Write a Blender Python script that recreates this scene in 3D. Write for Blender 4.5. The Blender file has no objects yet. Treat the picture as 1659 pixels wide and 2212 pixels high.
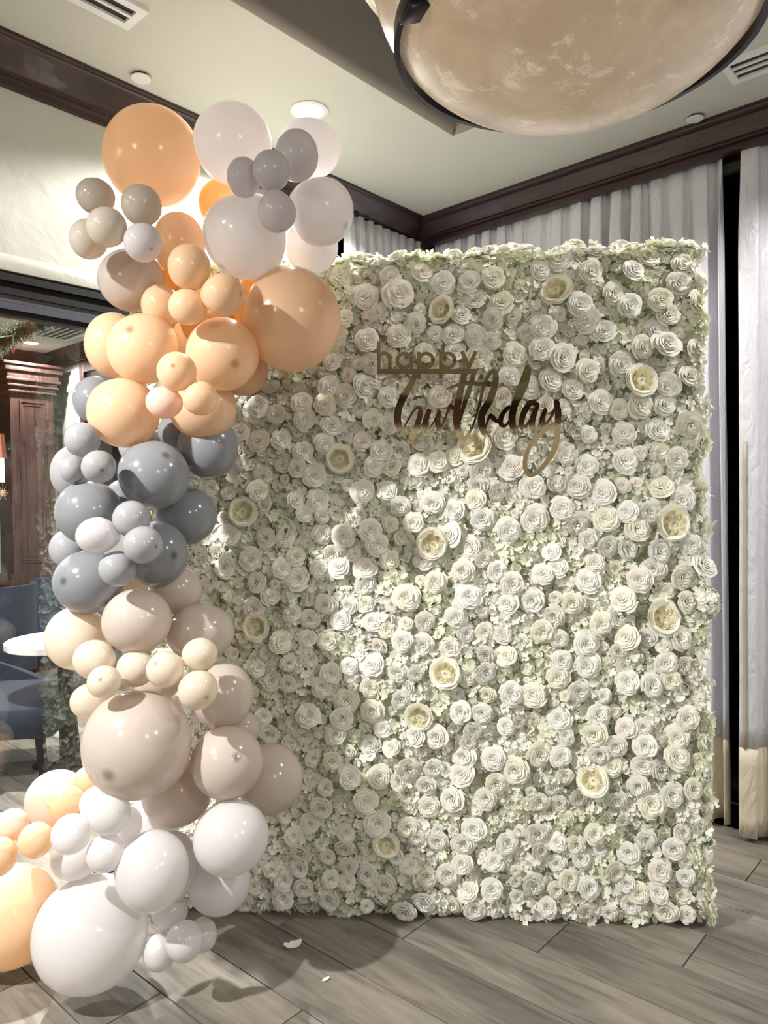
import bpy, bmesh, math, random
import numpy as np
from mathutils import Vector, Matrix

# ------------------------------------------------------------------ camera
W_PX, H_PX = 1659, 2212
YAW, PIT, ROL, FPX = math.radians(41.479), math.radians(-0.8005), math.radians(-0.9857), 1589.3
CAM = np.array([0.0, 0.0, 1.47])
f_ = np.array([math.cos(YAW)*math.cos(PIT), math.sin(YAW)*math.cos(PIT), math.sin(PIT)])
r_ = np.array([math.sin(YAW), -math.cos(YAW), 0.0]); u_ = np.cross(r_, f_)
r_ = r_*math.cos(ROL) + u_*math.sin(ROL); u_ = np.cross(r_, f_)
scene = bpy.context.scene
COL = scene.collection
cam_d = bpy.data.cameras.new('camera'); cam = bpy.data.objects.new('camera', cam_d); COL.objects.link(cam)
cam_d.sensor_fit = 'VERTICAL'; cam_d.sensor_height = 36.0; cam_d.sensor_width = 27.0
cam_d.lens = FPX/H_PX*36.0; cam_d.clip_start = 0.02; cam_d.clip_end = 60
M = Matrix(((r_[0], u_[0], -f_[0], 0), (r_[1], u_[1], -f_[1], 0), (r_[2], u_[2], -f_[2], CAM[2]), (0, 0, 0, 1)))
cam.matrix_world = M
scene.camera = cam
def ray(x, y): return (x-829.5)/FPX*r_ - (y-1106)/FPX*u_ + f_
def at(x, y, d): return CAM + ray(x, y)*d
def on_z(x, y, z):
    d = ray(x, y); return CAM + d*((z-CAM[2])/d[2])
def on_ax(x, y, ax, v):
    d = ray(x, y); return CAM + d*((v-CAM[ax])/d[ax])

# ------------------------------------------------------------------ world, exposure
wd = bpy.data.worlds.new('world'); scene.world = wd; wd.use_nodes = True
wd.node_tree.nodes['Background'].inputs[0].default_value = (0.02, 0.022, 0.03, 1)
wd.node_tree.nodes['Background'].inputs[1].default_value = 0.3
scene.view_settings.view_transform = 'Standard'; scene.view_settings.look = 'None'
scene.view_settings.gamma = 1.0; scene.view_settings.use_curve_mapping = False
scene.view_settings.exposure = EXPOSURE = 0.1

# ------------------------------------------------------------------ lights (room downlights and added fill lamps)
def spot(loc, aim, power, deg, col=(1, .97, .93), size=.05, blend=.25):
    l = bpy.data.lights.new('downlight_or_fill', 'SPOT'); l.energy = power; l.color = col
    l.spot_size = math.radians(deg); l.spot_blend = blend; l.shadow_soft_size = size
    o = bpy.data.objects.new('downlight_or_fill', l); COL.objects.link(o); o.location = loc
    o.rotation_euler = (Vector(aim)-Vector(loc)).to_track_quat('-Z', 'Y').to_euler()
    return o
def point(loc, power, col=(1, .95, .88), size=.15):
    l = bpy.data.lights.new('fill_lamp', 'POINT'); l.energy = power; l.color = col; l.shadow_soft_size = size
    o = bpy.data.objects.new('fill_lamp', l); COL.objects.link(o); o.location = loc; return o
spot((2.12, 2.25, 3.09), (2.12, 2.25, 0), 300, 152, size=.06)          # downlight seen behind the garland
spot((2.6, -0.1, 3.09), (2.6, -0.1, 0), 75, 150, size=.05)
spot((-1.0, 1.98, 3.09), (-1.0, 1.98, 0), 820, 146, size=.045, blend=.3)         # its twin further along the glazed wall
spot((1.8, -2.4, 3.09), (1.8, -2.3, 0), 150, 150, size=.045)
spot((-3.45, -3.05, 3.09), (-3.4, -3.0, 0), 55, 150, size=.05)
point((-1.8, 1.0, 2.62), 45, size=.22)                                 # added fill point behind the camera, no fixture hangs there
point((0.2, -2.0, 2.62), 50, size=.22)  # added fill point, likewise without a fixture
spot((2.78, 6.5, 2.88), (2.78, 6.5, 0), 130, 150)                       # next room
spot((2.3, 4.3, 2.88), (2.3, 4.3, 0), 240, 150)
spot((1.3, 3.7, 2.88), (1.3, 3.7, 0), 800, 105)  # extra spot added to brighten the near floor of the next room
spot((0.6, 5.4, 2.88), (0.6, 5.4, 0), 260, 150)

# ------------------------------------------------------------------ materials
def s2l(c):
    return tuple(((v/255)/12.92 if v/255 <= .04045 else ((v/255+.055)/1.055)**2.4) for v in c)
def mat(name, rgb, rough=.5, metal=0, spec=.5, coat=0):
    m = bpy.data.materials.new(name); m.use_nodes = True
    b = m.node_tree.nodes['Principled BSDF']
    b.inputs['Base Color'].default_value = (*s2l(rgb), 1); b.inputs['Roughness'].default_value = rough
    b.inputs['Metallic'].default_value = metal; b.inputs['Specular IOR Level'].default_value = spec
    b.inputs['Coat Weight'].default_value = coat
    return m
def nd(m, t, **kw):
    n = m.node_tree.nodes.new(t)
    for k, v in kw.items(): setattr(n, k, v)
    return n
def lk(m, a, b): m.node_tree.links.new(a, b)
def bsdf(m): return m.node_tree.nodes['Principled BSDF']
def noise_col(m, c1, c2, scale=(3, 3, 3), nscale=2.0, detail=6, lo=.35, hi=.65, bump=0, rnd=False, dist=0, rough=.55):
    tc = nd(m, 'ShaderNodeTexCoord'); mp = nd(m, 'ShaderNodeMapping'); mp.inputs['Scale'].default_value = scale
    if rnd:
        oi = nd(m, 'ShaderNodeObjectInfo'); mul = nd(m, 'ShaderNodeMath', operation='MULTIPLY'); mul.inputs[1].default_value = 37.0
        cb = nd(m, 'ShaderNodeCombineXYZ'); lk(m, oi.outputs['Random'], mul.inputs[0])
        lk(m, mul.outputs[0], cb.inputs[0]); lk(m, mul.outputs[0], cb.inputs[1]); lk(m, cb.outputs[0], mp.inputs['Location'])
    lk(m, tc.outputs['Object'], mp.inputs[0])
    n = nd(m, 'ShaderNodeTexNoise'); n.inputs['Scale'].default_value = nscale; n.inputs['Detail'].default_value = detail
    n.inputs['Roughness'].default_value = rough; n.inputs['Distortion'].default_value = dist
    lk(m, mp.outputs[0], n.inputs['Vector'])
    cr = nd(m, 'ShaderNodeValToRGB'); cr.color_ramp.elements[0].position = lo; cr.color_ramp.elements[1].position = hi
    cr.color_ramp.elements[0].color = (*s2l(c1), 1); cr.color_ramp.elements[1].color = (*s2l(c2), 1)
    lk(m, n.outputs['Fac'], cr.inputs[0]); lk(m, cr.outputs[0], bsdf(m).inputs['Base Color'])
    if bump:
        bp = nd(m, 'ShaderNodeBump'); bp.inputs['Strength'].default_value = bump; bp.inputs['Distance'].default_value = .01
        lk(m, n.outputs['Fac'], bp.inputs['Height']); lk(m, bp.outputs[0], bsdf(m).inputs['Normal'])
    return cr, n, mp

m_plaster = mat('plaster', (190, 192, 184), .7)
noise_col(m_plaster, (182, 184, 175), (195, 197, 188), (1, 1, 1), 1.5, 3)
def add_bump(m, scale, strength, dist=.01, detail=4, space='Object'):
    tc = nd(m, 'ShaderNodeTexCoord'); n = nd(m, 'ShaderNodeTexNoise'); n.inputs['Scale'].default_value = scale
    n.inputs['Detail'].default_value = detail; n.inputs['Distortion'].default_value = .6
    lk(m, tc.outputs[space], n.inputs['Vector'])
    bp = nd(m, 'ShaderNodeBump'); bp.inputs['Strength'].default_value = strength; bp.inputs['Distance'].default_value = dist
    lk(m, n.outputs['Fac'], bp.inputs['Height']); lk(m, bp.outputs[0], bsdf(m).inputs['Normal'])
add_bump(m_plaster, 5, .5, .02, 5)
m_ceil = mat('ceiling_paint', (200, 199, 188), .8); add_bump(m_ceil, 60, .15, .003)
m_tray = mat('tray_taupe', (140, 133, 124), .8); add_bump(m_tray, 60, .15, .003)  # taupe tone, darker than the flat ceiling around the tray
m_white = mat('white_enamel', (228, 228, 224), .45)
m_mahog = mat('mahogany', (70, 40, 36), .32, coat=.3)
noise_col(m_mahog, (34, 20, 22), (64, 38, 37), (1.2, 1.2, 9), 4, 8, .3, .7, dist=.5)
m_wood2 = mat('stained_wood', (120, 82, 72), .42, coat=.1)
noise_col(m_wood2, (52, 34, 30), (92, 66, 60), (9, 9, .7), 5, 8, .3, .7, dist=.5)
m_black = mat('black_metal', (9, 9, 12), .5, spec=.25)
m_track = mat('grey_aluminium', (66, 69, 80), .45, metal=.3)
m_dark = mat('dark_void', (8, 8, 10), .25)
m_slot = mat('duct_dark', (38, 42, 38), .7)

m_tile = mat('wood_look_tile', (150, 144, 136), .42)
cr, n, mp = noise_col(m_tile, (104, 97, 89), (154, 146, 136), (11, 1.1, 1), 2.2, 9, .3, .72, bump=.12, rnd=True, dist=1.2, rough=.62)
e = cr.color_ramp.elements.new(.5); e.color = (*s2l((136, 129, 119)), 1)
oi = nd(m_tile, 'ShaderNodeObjectInfo'); hs = nd(m_tile, 'ShaderNodeHueSaturation')
mr = nd(m_tile, 'ShaderNodeMapRange'); mr.inputs[3].default_value = .80; mr.inputs[4].default_value = 1.10
lk(m_tile, oi.outputs['Random'], mr.inputs[0]); lk(m_tile, mr.outputs[0], hs.inputs['Value'])
lk(m_tile, cr.outputs[0], hs.inputs['Color'])
n2 = nd(m_tile, 'ShaderNodeTexNoise'); n2.inputs['Scale'].default_value = 1.1; n2.inputs['Detail'].default_value = 3
mp2 = nd(m_tile, 'ShaderNodeMapping'); mp2.inputs['Scale'].default_value = (6, 1.3, 1)
lk(m_tile, mp.inputs['Location'].links[0].from_socket, mp2.inputs['Location'])
tc2 = nd(m_tile, 'ShaderNodeTexCoord'); lk(m_tile, tc2.outputs['Object'], mp2.inputs[0]); lk(m_tile, mp2.outputs[0], n2.inputs['Vector'])
cr2 = nd(m_tile, 'ShaderNodeValToRGB'); cr2.color_ramp.elements[0].position = .36; cr2.color_ramp.elements[1].position = .56
cr2.color_ramp.elements[0].color = (.52, .54, .54, 1); cr2.color_ramp.elements[1].color = (1, 1, 1, 1)
lk(m_tile, n2.outputs['Fac'], cr2.inputs[0])
mx = nd(m_tile, 'ShaderNodeMix', data_type='RGBA', blend_type='MULTIPLY'); mx.inputs['Factor'].default_value = 1
lk(m_tile, hs.outputs[0], mx.inputs[6]); lk(m_tile, cr2.outputs[0], mx.inputs[7]); lk(m_tile, mx.outputs[2], bsdf(m_tile).inputs['Base Color'])
m_grout = mat('grout', (52, 46, 42), .85)

def petal_mat(name, rgb, trans=.3, tcol=None):
    m = mat(name, rgb, .6, spec=.25)
    t = nd(m, 'ShaderNodeBsdfTranslucent'); t.inputs[0].default_value = (*s2l(tcol or rgb), 1)
    x = nd(m, 'ShaderNodeMixShader'); x.inputs[0].default_value = trans
    out = m.node_tree.nodes['Material Output']
    lk(m, bsdf(m).outputs[0], x.inputs[1]); lk(m, t.outputs[0], x.inputs[2]); lk(m, x.outputs[0], out.inputs[0])
    return m
m_rose = petal_mat('rose_silk', (248, 248, 241), .14, (250, 248, 236))
m_roseb = petal_mat('rose_silk_blush', (246, 242, 233), .14)
m_rosec = petal_mat('rose_silk_cream', (248, 247, 232), .14, (250, 246, 225))
m_gard = petal_mat('garden_rose_heart', (248, 244, 222), .25, (248, 242, 200))
m_heart = mat('flower_eye', (176, 140, 70), .7)
m_hyd = petal_mat('hydrangea_silk', (248, 248, 240), .22, (247, 248, 222))
m_hydg = petal_mat('hydrangea_silk_green', (243, 245, 230), .22, (245, 248, 205))
m_leaf = mat('leaf_green', (78, 92, 62), .6)
m_backing = mat('backing_net', (206, 208, 186), .8)
m_gold = mat('gold_mirror', (230, 204, 160), .04, metal=1)

def balloon_mat(name, rgb, trans=.3, tcol=None, spot_=False):
    m = mat(name, rgb, .16, spec=.5)
    b = bsdf(m)
    if spot_:
        tc = nd(m, 'ShaderNodeTexCoord'); vm = nd(m, 'ShaderNodeVectorMath', operation='DISTANCE')
        vm.inputs[1].default_value = (0, 0, -1); lk(m, tc.outputs['Object'], vm.inputs[0])
        cr = nd(m, 'ShaderNodeValToRGB'); e = cr.color_ramp.elements
        e[0].position = .05; e[1].position = .17
        dk = tuple(v*.42 for v in s2l(rgb)); e[0].color = (*dk, 1); e[1].color = (*s2l(rgb), 1)
        lk(m, vm.outputs['Value'], cr.inputs[0]); lk(m, cr.outputs[0], b.inputs['Base Color'])
    t = nd(m, 'ShaderNodeBsdfTranslucent'); t.inputs[0].default_value = (*s2l(tcol or rgb), 1)
    x = nd(m, 'ShaderNodeMixShader'); x.inputs[0].default_value = trans
    out = m.node_tree.nodes['Material Output']
    lk(m, b.outputs[0], x.inputs[1]); lk(m, t.outputs[0], x.inputs[2]); lk(m, x.outputs[0], out.inputs[0])
    return m
BC = dict(peach=((246, 214, 178), .34, (250, 226, 196)), orange=((253, 214, 160), .4, (255, 208, 125)),  # orange: the peach latex with its backlit glow put into the colour
          pink=((250, 220, 204), .3, (255, 212, 188)), white=((232, 230, 232), .35, (250, 246, 243)),
          pearl=((230, 226, 229), .38, None), gray=((146, 149, 155), .15, None), lgray=((180, 181, 185), .2, None),
          taupe=((214, 203, 194), .25, (234, 214, 198)), sand=((226, 216, 203), .35, None),
          cream=((238, 228, 213), .3, (245, 228, 200)))
BM = {}
for k, (c, t, tc_) in BC.items():
    for s in (False, True): BM[k, s] = balloon_mat('latex_'+k+('_tip' if s else ''), c, t, tc_, s)

# ------------------------------------------------------------------ helpers
def props(o, label=None, cat=None, group=None, kind=None):
    if label: o['label'] = label
    if cat: o['category'] = cat
    if group: o['group'] = group
    if kind: o['kind'] = kind
    return o
def mesh(name, verts, faces, mats, smooth=False, fm=None):
    me = bpy.data.meshes.new(name); me.from_pydata([tuple(map(float, v)) for v in verts], [], faces)
    for m in (mats if isinstance(mats, (list, tuple)) else [mats]): me.materials.append(m)
    if smooth: me.polygons.foreach_set('use_smooth', [True]*len(me.polygons))
    if fm is not None: me.polygons.foreach_set('material_index', fm)
    me.update(); return me
def link(name, me, parent=None, loc=None, rot=None, scale=None):
    o = bpy.data.objects.new(name, me); COL.objects.link(o)
    if parent: o.parent = parent
    if loc is not None: o.location = loc
    if rot is not None: o.rotation_euler = rot
    if scale is not None: o.scale = scale
    return o
def empty(name, loc=(0, 0, 0), rz=0):
    o = link(name, None, loc=loc, rot=(0, 0, rz)); o.empty_display_size = .1; return o
class B:
    def __init__(s): s.bm = bmesh.new()
    def box(s, a, b, bevel=0):
        a, b = [min(p, q) for p, q in zip(a, b)], [max(p, q) for p, q in zip(a, b)]
        g = bmesh.ops.create_cube(s.bm, size=1)['verts']
        for v in g: v.co = Vector(((a[i]+b[i])/2 + v.co[i]*(b[i]-a[i]) for i in range(3)))
        if bevel:
            ed = {e for v in g for e in v.link_edges}
            bmesh.ops.bevel(s.bm, geom=list(ed), offset=bevel, segments=2, profile=.5, affect='EDGES')
        return s
    def tube(s, p, q, r, r2=None, n=16, caps=True):
        p, q = Vector(p), Vector(q); d = q-p; r2 = r if r2 is None else r2
        g = bmesh.ops.create_cone(s.bm, cap_ends=caps, segments=n, radius1=r, radius2=r2, depth=d.length)['verts']
        mt = Matrix.Translation((p+q)/2) @ d.to_track_quat('Z', 'Y').to_matrix().to_4x4()
        bmesh.ops.transform(s.bm, matrix=mt, verts=g); return s
    def lathe(s, prof, c=(0, 0, 0), n=48, a0=0, a1=2*math.pi):
        full = abs(a1-a0-2*math.pi) < 1e-6; k = n if full else n+1
        rows = [[s.bm.verts.new((c[0]+r*math.cos(a0+(a1-a0)*i/n), c[1]+r*math.sin(a0+(a1-a0)*i/n), c[2]+z)) for i in range(k)] for r, z in prof]
        for A, Bq in zip(rows, rows[1:]):
            for i in range(n):
                j = (i+1) % k if full else i+1
                try: s.bm.faces.new((A[i], A[j], Bq[j], Bq[i]))
                except ValueError: pass
        return s
    def sweep(s, prof, p, q, up=(0, 0, 1), side=None, miter=(0, 0)):
        """profile (out, z) points extruded from p to q; side = outward direction; miter = extra run per unit out at each end"""
        p, q = Vector(p), Vector(q); d = (q-p).normalized(); side = Vector(side); up = Vector(up)
        A = [s.bm.verts.new(p+side*o+up*z+d*(o*miter[0])) for o, z in prof]
        Bq = [s.bm.verts.new(q+side*o+up*z-d*(o*miter[1])) for o, z in prof]
        k = len(prof)
        for i in range(k): s.bm.faces.new((A[i], A[(i+1) % k], Bq[(i+1) % k], Bq[i]))
        s.bm.faces.new(A); s.bm.faces.new(Bq[::-1]); return s
    def done(s, name, m, parent=None, smooth=False, loc=None, rot=None, angle=None):
        bmesh.ops.recalc_face_normals(s.bm, faces=s.bm.faces)
        me = bpy.data.meshes.new(name); s.bm.to_mesh(me); s.bm.free(); me.materials.append(m)
        if smooth:
            me.polygons.foreach_set('use_smooth', [True]*len(me.polygons))
            try: me.set_sharp_from_angle(angle=math.radians(angle or 35))
            except Exception: pass
        return link(name, me, parent, loc, rot)
rng = random.Random(7)

# ------------------------------------------------------------------ floor of wood-look tiles (1/3 offset rows)
floor = B().box((-4.5, -4.5, -.12), (4.4, 8.2, -.008)).done('floor', m_grout); props(floor, kind='structure')
floor['label'] = 'grey-brown floor of long wood-look planks laid one third offset'; del floor['label']
TW, TL = .2247, 1.15
tile_me = B().box((0.002, 0.002, -.0075), (TW-.002, TL-.002, 0), .0012).done('floor_tile', m_tile)
tile_mesh = tile_me.data; bpy.data.objects.remove(tile_me)
for k in range(-6, 12):
    x0 = .963 + k*TW
    if x0+TW > 3.62: continue
    y0 = (1.98 - k*.3833) % TL - TL*2
    while y0 < 7.1:
        if y0 > -1.4 or (y0+TL) > -.6:
            if x0 > 3.3 and y0 > 3.0: pass
            else: link('floor_tile', tile_mesh, floor, (x0, y0, 0))
        y0 += TL

# ------------------------------------------------------------------ walls and ceilings
XR, YL, ZC = 3.62, 2.75, 3.10
def wall(name, a, b, m=m_plaster): return props(B().box(a, b).done(name, m), kind='structure')
OX0, OX1, OZ = -2.2, 2.62, 2.335
b = B().box((OX0, YL, OZ+.02), (OX1, YL+.16, 3.6)).box((-4.3, YL, 0), (OX0, YL+.16, 3.6)).box((OX1, YL, 0), (2.75, YL+.16, 3.6)).box((2.75, YL, 2.95), (3.8, YL+.16, 3.6)).box((2.75, YL+.1, 0), (3.8, YL+.16, 2.95))
wl = b.done('wall_left', m_plaster); props(wl, kind='structure')
# rounded plaster lip over the opening
lip = B().sweep([(0, .045), (.012, .03), (.014, .01), (.006, -.015), (-.03, -.02), (-.1, -.02), (-.1, .045)], (OX0, YL, OZ), (OX1, YL, OZ), side=(0, -1, 0)).done('trim_1', m_plaster, smooth=True)
props(lip, kind='structure')
b = B().box((XR, -4.3, 2.96), (XR+.16, 2.95, 3.6)).box((XR, -4.3, 0), (XR+.16, -2.6, 2.96)).box((XR+.08, -2.6, 0), (XR+.16, 2.9, .02))
wr = b.done('wall_right', m_plaster); props(wr, kind='structure')
wall('wall_back', (-4.3, -4.3, 0), (-4.15, YL+.1, 3.6)); wall('wall_front', (-4.3, -4.3, 0), (3.8, -4.15, 3.6))
# dark glazing behind the curtains
w1 = B().box((XR+.06, -2.6, 0.02), (XR+.09, 2.9, 2.96)).done('window_1', m_dark); props(w1, kind='structure')
wf = B()
for y in (-2.5, -1.2, .1, 1.4, 2.68): wf.box((XR+.02, y-.03, 0), (XR+.07, y+.03, 2.96))
wf.box((XR+.02, -2.6, 2.88), (XR+.07, 2.7, 2.95)).done('window_frame', m_black, w1)
w2 = B().box((2.76, YL+.05, 0.02), (XR, YL+.08, 2.95)).done('window_2', m_dark); props(w2, kind='structure')

# ceiling with a recessed tray
TX0, TX1, TY0, TY1, TZ = -1.6, 2.68, -1.9, 1.912, 3.5
cl = B()
cl.box((-4.3, -4.3, ZC), (TX0-.03, YL+.05, ZC+.06)).box((TX1+.03, -4.3, ZC), (XR+.05, YL+.05, ZC+.06))
cl.box((TX0-.03, TY1+.03, ZC), (TX1+.03, YL+.05, ZC+.06)).box((TX0-.03, -4.3, ZC), (TX1+.03, TY0-.03, ZC+.06))
ceil = cl.done('ceiling', m_ceil); props(ceil, kind='structure')
lipp = [(.03, 0), (.0185, .0023), (.009, .009), (.0023, .0185), (0, .03), (0, TZ-ZC), (.03, TZ-ZC)]
ts = B()
ts.sweep(lipp, (TX0, TY1-.0, ZC), (TX1, TY1, ZC), side=(0, 1, 0)).sweep(lipp, (TX1, TY0, ZC), (TX1, TY1, ZC), side=(1, 0, 0))
ts.sweep(lipp, (TX0, TY0, ZC), (TX1, TY0, ZC), side=(0, -1, 0)).sweep(lipp, (TX0, TY0, ZC), (TX0, TY1, ZC), side=(-1, 0, 0))
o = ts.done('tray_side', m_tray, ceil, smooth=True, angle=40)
B().box((TX0-.1, TY0-.1, TZ), (TX1+.1, TY1+.1, TZ+.05)).done('tray_top', m_tray, ceil)
def crown(name, segs, prof, m=m_mahog):
    b = B()
    for p, q, side, mit in segs: b.sweep(prof, p, q, side=side, miter=mit)
    return props(b.done(name, m, smooth=True, angle=25), kind='structure')
cp = [(0, 0), (.045, 0), (.045, -.012), (.055, -.016), (.055, -.03), (.04, -.038), (.03, -.05), (.018, -.06), (.014, -.066)]
# small tray crown
crown('trim_2', [((TX0, TY1, TZ), (TX1, TY1, TZ), (0, -1, 0), (0, 0)), ((TX1, TY0, TZ), (TX1, TY1, TZ), (-1, 0, 0), (0, 0))], [(o*1.4, z*1.6) for o, z in cp])
# left crown: projects 14 cm, 12 cm high
LC = [(0, 0), (.14, 0), (.14, -.012), (.132, -.016), (.132, -.022), (.122, -.026), (.108, -.036), (.088, -.052), (.066, -.068), (.052, -.084), (.046, -.088), (.046, -.098), (.036, -.101), (.036, -.110), (.022, -.114), (.018, -.128), (0, -.130)]
crown('trim_3', [((-4.2, YL, ZC), (XR, YL, ZC), (0, -1, 0), (0, 0))], LC)
# right cornice, boxed out in front of the curtain heads
RC = [(.0, 0), (.285, 0), (.285, -.016), (.276, -.021), (.276, -.03), (.262, -.034), (.250, -.045), (.232, -.066), (.220, -.088), (.214, -.094), (.226, -.1), (.226, -.112), (.212, -.118), (.212, -.128), (.222, -.132), (.222, -.146), (.205, -.152), (.190, -.152), (.190, -.10), (.0, -.10)]
crown('trim_4', [((XR, -4.2, ZC), (XR, YL, ZC), (-1, 0, 0), (0, 0))], RC)

BCR = [(0, 0), (.10, 0), (.10, -.03), (.06, -.10), (.05, -.28), (.07, -.30), (.07, -.36), (0, -.38)]
crown('trim_6', [((-4.15, -4.1, 2.86), (-4.15, YL, 2.86), (1, 0, 0), (0, 0)), ((-4.15, -4.15, 2.86), (3.6, -4.15, 2.86), (0, 1, 0), (0, 0))], BCR)
# ------------------------------------------------------------------ ceiling fittings
def downlight(x, y, z, label, r=.078):
    t = empty('recessed_downlight', (x, y, z)); props(t, label, 'downlight', 'recessed ceiling downlights')
    B().lathe([(r, -.001), (r, -.004), (r-.004, -.006), (r*.76, -.006), (r*.72, -.001), (r*.70, -.0005), (r, -.0005)], n=40).done('trim_ring', m_white, t, True)
    m = bpy.data.materials.get('lamp_glow')
    if not m:
        m = mat('lamp_glow', (255, 252, 245)); bsdf(m).inputs['Emission Color'].default_value = (1, .98, .94, 1); bsdf(m).inputs['Emission Strength'].default_value = 14
    B().lathe([(0.0005, -.012), (r*.4, -.010), (r*.66, -.006), (r*.70, -.002)], n=40).done('lens', m, t, True)
    return t
downlight(2.12, 2.25, ZC, 'lit recessed downlight glaring in the ceiling above the white balloons')
downlight(2.78, 6.5, 2.9, 'lit recessed downlight in the next room beside its ceiling grille')
def sprinkler(x, y, z, label, r=.036):
    t = empty('sprinkler_cover', (x, y, z)); props(t, label, 'ceiling fitting', 'round white ceiling cover plates')
    B().lathe([(0.0005, -.014), (r*.98, -.014), (r, -.012), (r, -.010), (r*.9, -.009)], n=36).done('cover_plate', m_white, t, True)
    B().tube((0, 0, -.0005), (0, 0, -.009), r*.8, n=24).done('cup', m_slot, t)
sprinkler(1.514, 2.53, ZC, 'round white cover plate on the ceiling beside the left crown moulding', .037)
sprinkler(3.285, 1.085, ZC, 'round white cover plate on the ceiling just above the right cornice', .034)
def vent(x0, x1, y0, y1, z, nslat, along, label, fr=.028):
    cx, cy = (x0+x1)/2, (y0+y1)/2
    t = empty('ceiling_vent', (cx, cy, z)); props(t, label, 'vent', 'slotted ceiling air vents')
    a, c = (x1-x0)/2, (y1-y0)/2
    b = B().box((-a, -c, -.012), (a, -c+fr, 0)).box((-a, c-fr, -.012), (a, c, 0)).box((-a, -c+fr, -.012), (-a+fr, c-fr, 0)).box((a-fr, -c+fr, -.012), (a, c-fr, 0))
    b.done('frame', m_white, t)
    B().box((-a+fr, -c+fr, -.002), (a-fr, c-fr, -.0005)).done('duct', m_slot, t)
    for i in range(nslat):
        f = (i+1)/(nslat+1)
        if along == 'x':
            y = -c+fr + f*(2*c-2*fr); b = B().box((-a+fr, y-.006, -.011), (a-fr, y+.006, -.003))
        else:
            x = -a+fr + f*(2*a-2*fr); b = B().box((x-.006, -c+fr, -.011), (x+.006, c-fr, -.003))
        b.done('slat', m_white, t)
vent(.55, 1.335, 2.172, 2.306, ZC, 1, 'x', 'white slotted air vent on the ceiling at the top left corner')
vent(2.948, 3.124, .10, .885, ZC, 2, 'y', 'white slotted air vent on the ceiling right of the hanging bowl lamp')

# ------------------------------------------------------------------ hanging alabaster bowl
m_bowl = mat('alabaster_glass', (222, 200, 172), .32, coat=.15)
cr, n, mp = noise_col(m_bowl, (196, 172, 142), (222, 200, 172), (1, 1, 1), 5, 5, .35, .7, dist=.6)
n3 = nd(m_bowl, 'ShaderNodeTexNoise'); n3.inputs['Scale'].default_value = 9; n3.inputs['Detail'].default_value = 15; n3.inputs['Roughness'].default_value = .78; n3.inputs['Distortion'].default_value = .3
lk(m_bowl, mp.outputs[0], n3.inputs['Vector'])
cr3 = nd(m_bowl, 'ShaderNodeValToRGB'); cr3.color_ramp.elements[0].position = .54; cr3.color_ramp.elements[1].position = .63
cr3.color_ramp.elements[0].color = (0, 0, 0, 1); cr3.color_ramp.elements[1].color = (.75, .75, .75, 1)
lk(m_bowl, n3.outputs['Fac'], cr3.inputs[0])
mx = nd(m_bowl, 'ShaderNodeMix', data_type='RGBA'); lk(m_bowl, cr3.outputs[0], mx.inputs['Factor']); lk(m_bowl, cr.outputs[0], mx.inputs[6])
mx.inputs[7].default_value = (*s2l((255, 244, 224)), 1); lk(m_bowl, mx.outputs[2], bsdf(m_bowl).inputs['Base Color'])
lk(m_bowl, mx.outputs[2], bsdf(m_bowl).inputs['Emission Color']); bsdf(m_bowl).inputs['Emission Strength'].default_value = .2
BX, BY, BZ = 1.708, .855, 2.80
t = empty('bowl_pendant', (BX, BY, BZ)); props(t, 'large mottled amber glass bowl lamp in a dark metal ring hanging from the tray ceiling', 'pendant lamp')
prof = [(.5*math.sin(a), -.35*math.cos(a)) for a in [i/28*math.pi/2 for i in range(1, 29)]]
prof = [(.0005, -.35)] + prof + [(.515, .02), (.54, .05), (.56, .06), (.555, .068), (.53, .06), (.50, .03), (.487, 0)]
B().lathe(prof, n=96).done('glass_bowl', m_bowl, t, True, angle=60)
m_ring = mat('blackened_bronze', (38, 36, 48), .3, metal=.6)
B().lathe([(.432, -.2), (.446, -.2), (.446, -.135), (.438, -.135), (.432, -.2)], n=96).done('ring', m_ring, t, True)
for i in range(2):
    a = math.radians(151+90*i); c, s = math.cos(a), math.sin(a)
    br = B().box((-.028, -.035, -.012), (.028, .035, .012), .006).done('bracket', m_ring, t, True)
    br.location = (.425*c, .425*s, -.205); br.rotation_euler = (0, .35, a)
    B().tube((.45*c, .45*s, -.15), (.575*c, .575*s, .06), .012, n=10).tube((.575*c, .575*s, .06), (.08*c, .08*s, .69), .007, n=10).done('hanging_rod', m_ring, t, True)
B().lathe([(.0005, .62), (.09, .63), (.10, .66), (.10, .699), (.0005, .699)], n=32).done('ceiling_canopy', m_ring, t, True)

# ------------------------------------------------------------------ sliding glass door in the left wall
DY = YL+.035
d1 = B().box((OX0, YL+.0, 2.285), (OX1, YL+.10, OZ+.0)).box((OX0, YL+.02, 2.262), (OX1, YL+.10, 2.285)).done('door_1', m_black); props(d1, kind='structure')
B().box((OX0, YL+.006, 2.238), (OX1, YL+.10, 2.262)).done('head_rail', m_black, d1)
B().box((OX0, YL+.015, 2.212), (OX1, YL+.07, 2.238)).box((OX0, YL+.010, 2.186), (OX1, YL+.07, 2.210)).done('sliding_track', m_track, d1)
B().box((OX0, YL+.02, 2.168), (OX1, YL+.08, 2.186)).done('top_rail', m_black, d1)
for x in (OX0+.03, .2, OX1-.03):
    B().box((x-.03, YL+.02, 0.0), (x+.03, YL+.08, 2.186)).done('stile', m_black, d1)
B().box((OX0, YL+.03, 0.0), (OX1, YL+.07, .006)).done('sill_track', m_track, d1)
m_glass = bpy.data.materials.new('door_glass'); m_glass.use_nodes = True
nt = m_glass.node_tree; nt.nodes.remove(nt.nodes['Principled BSDF'])
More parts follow.
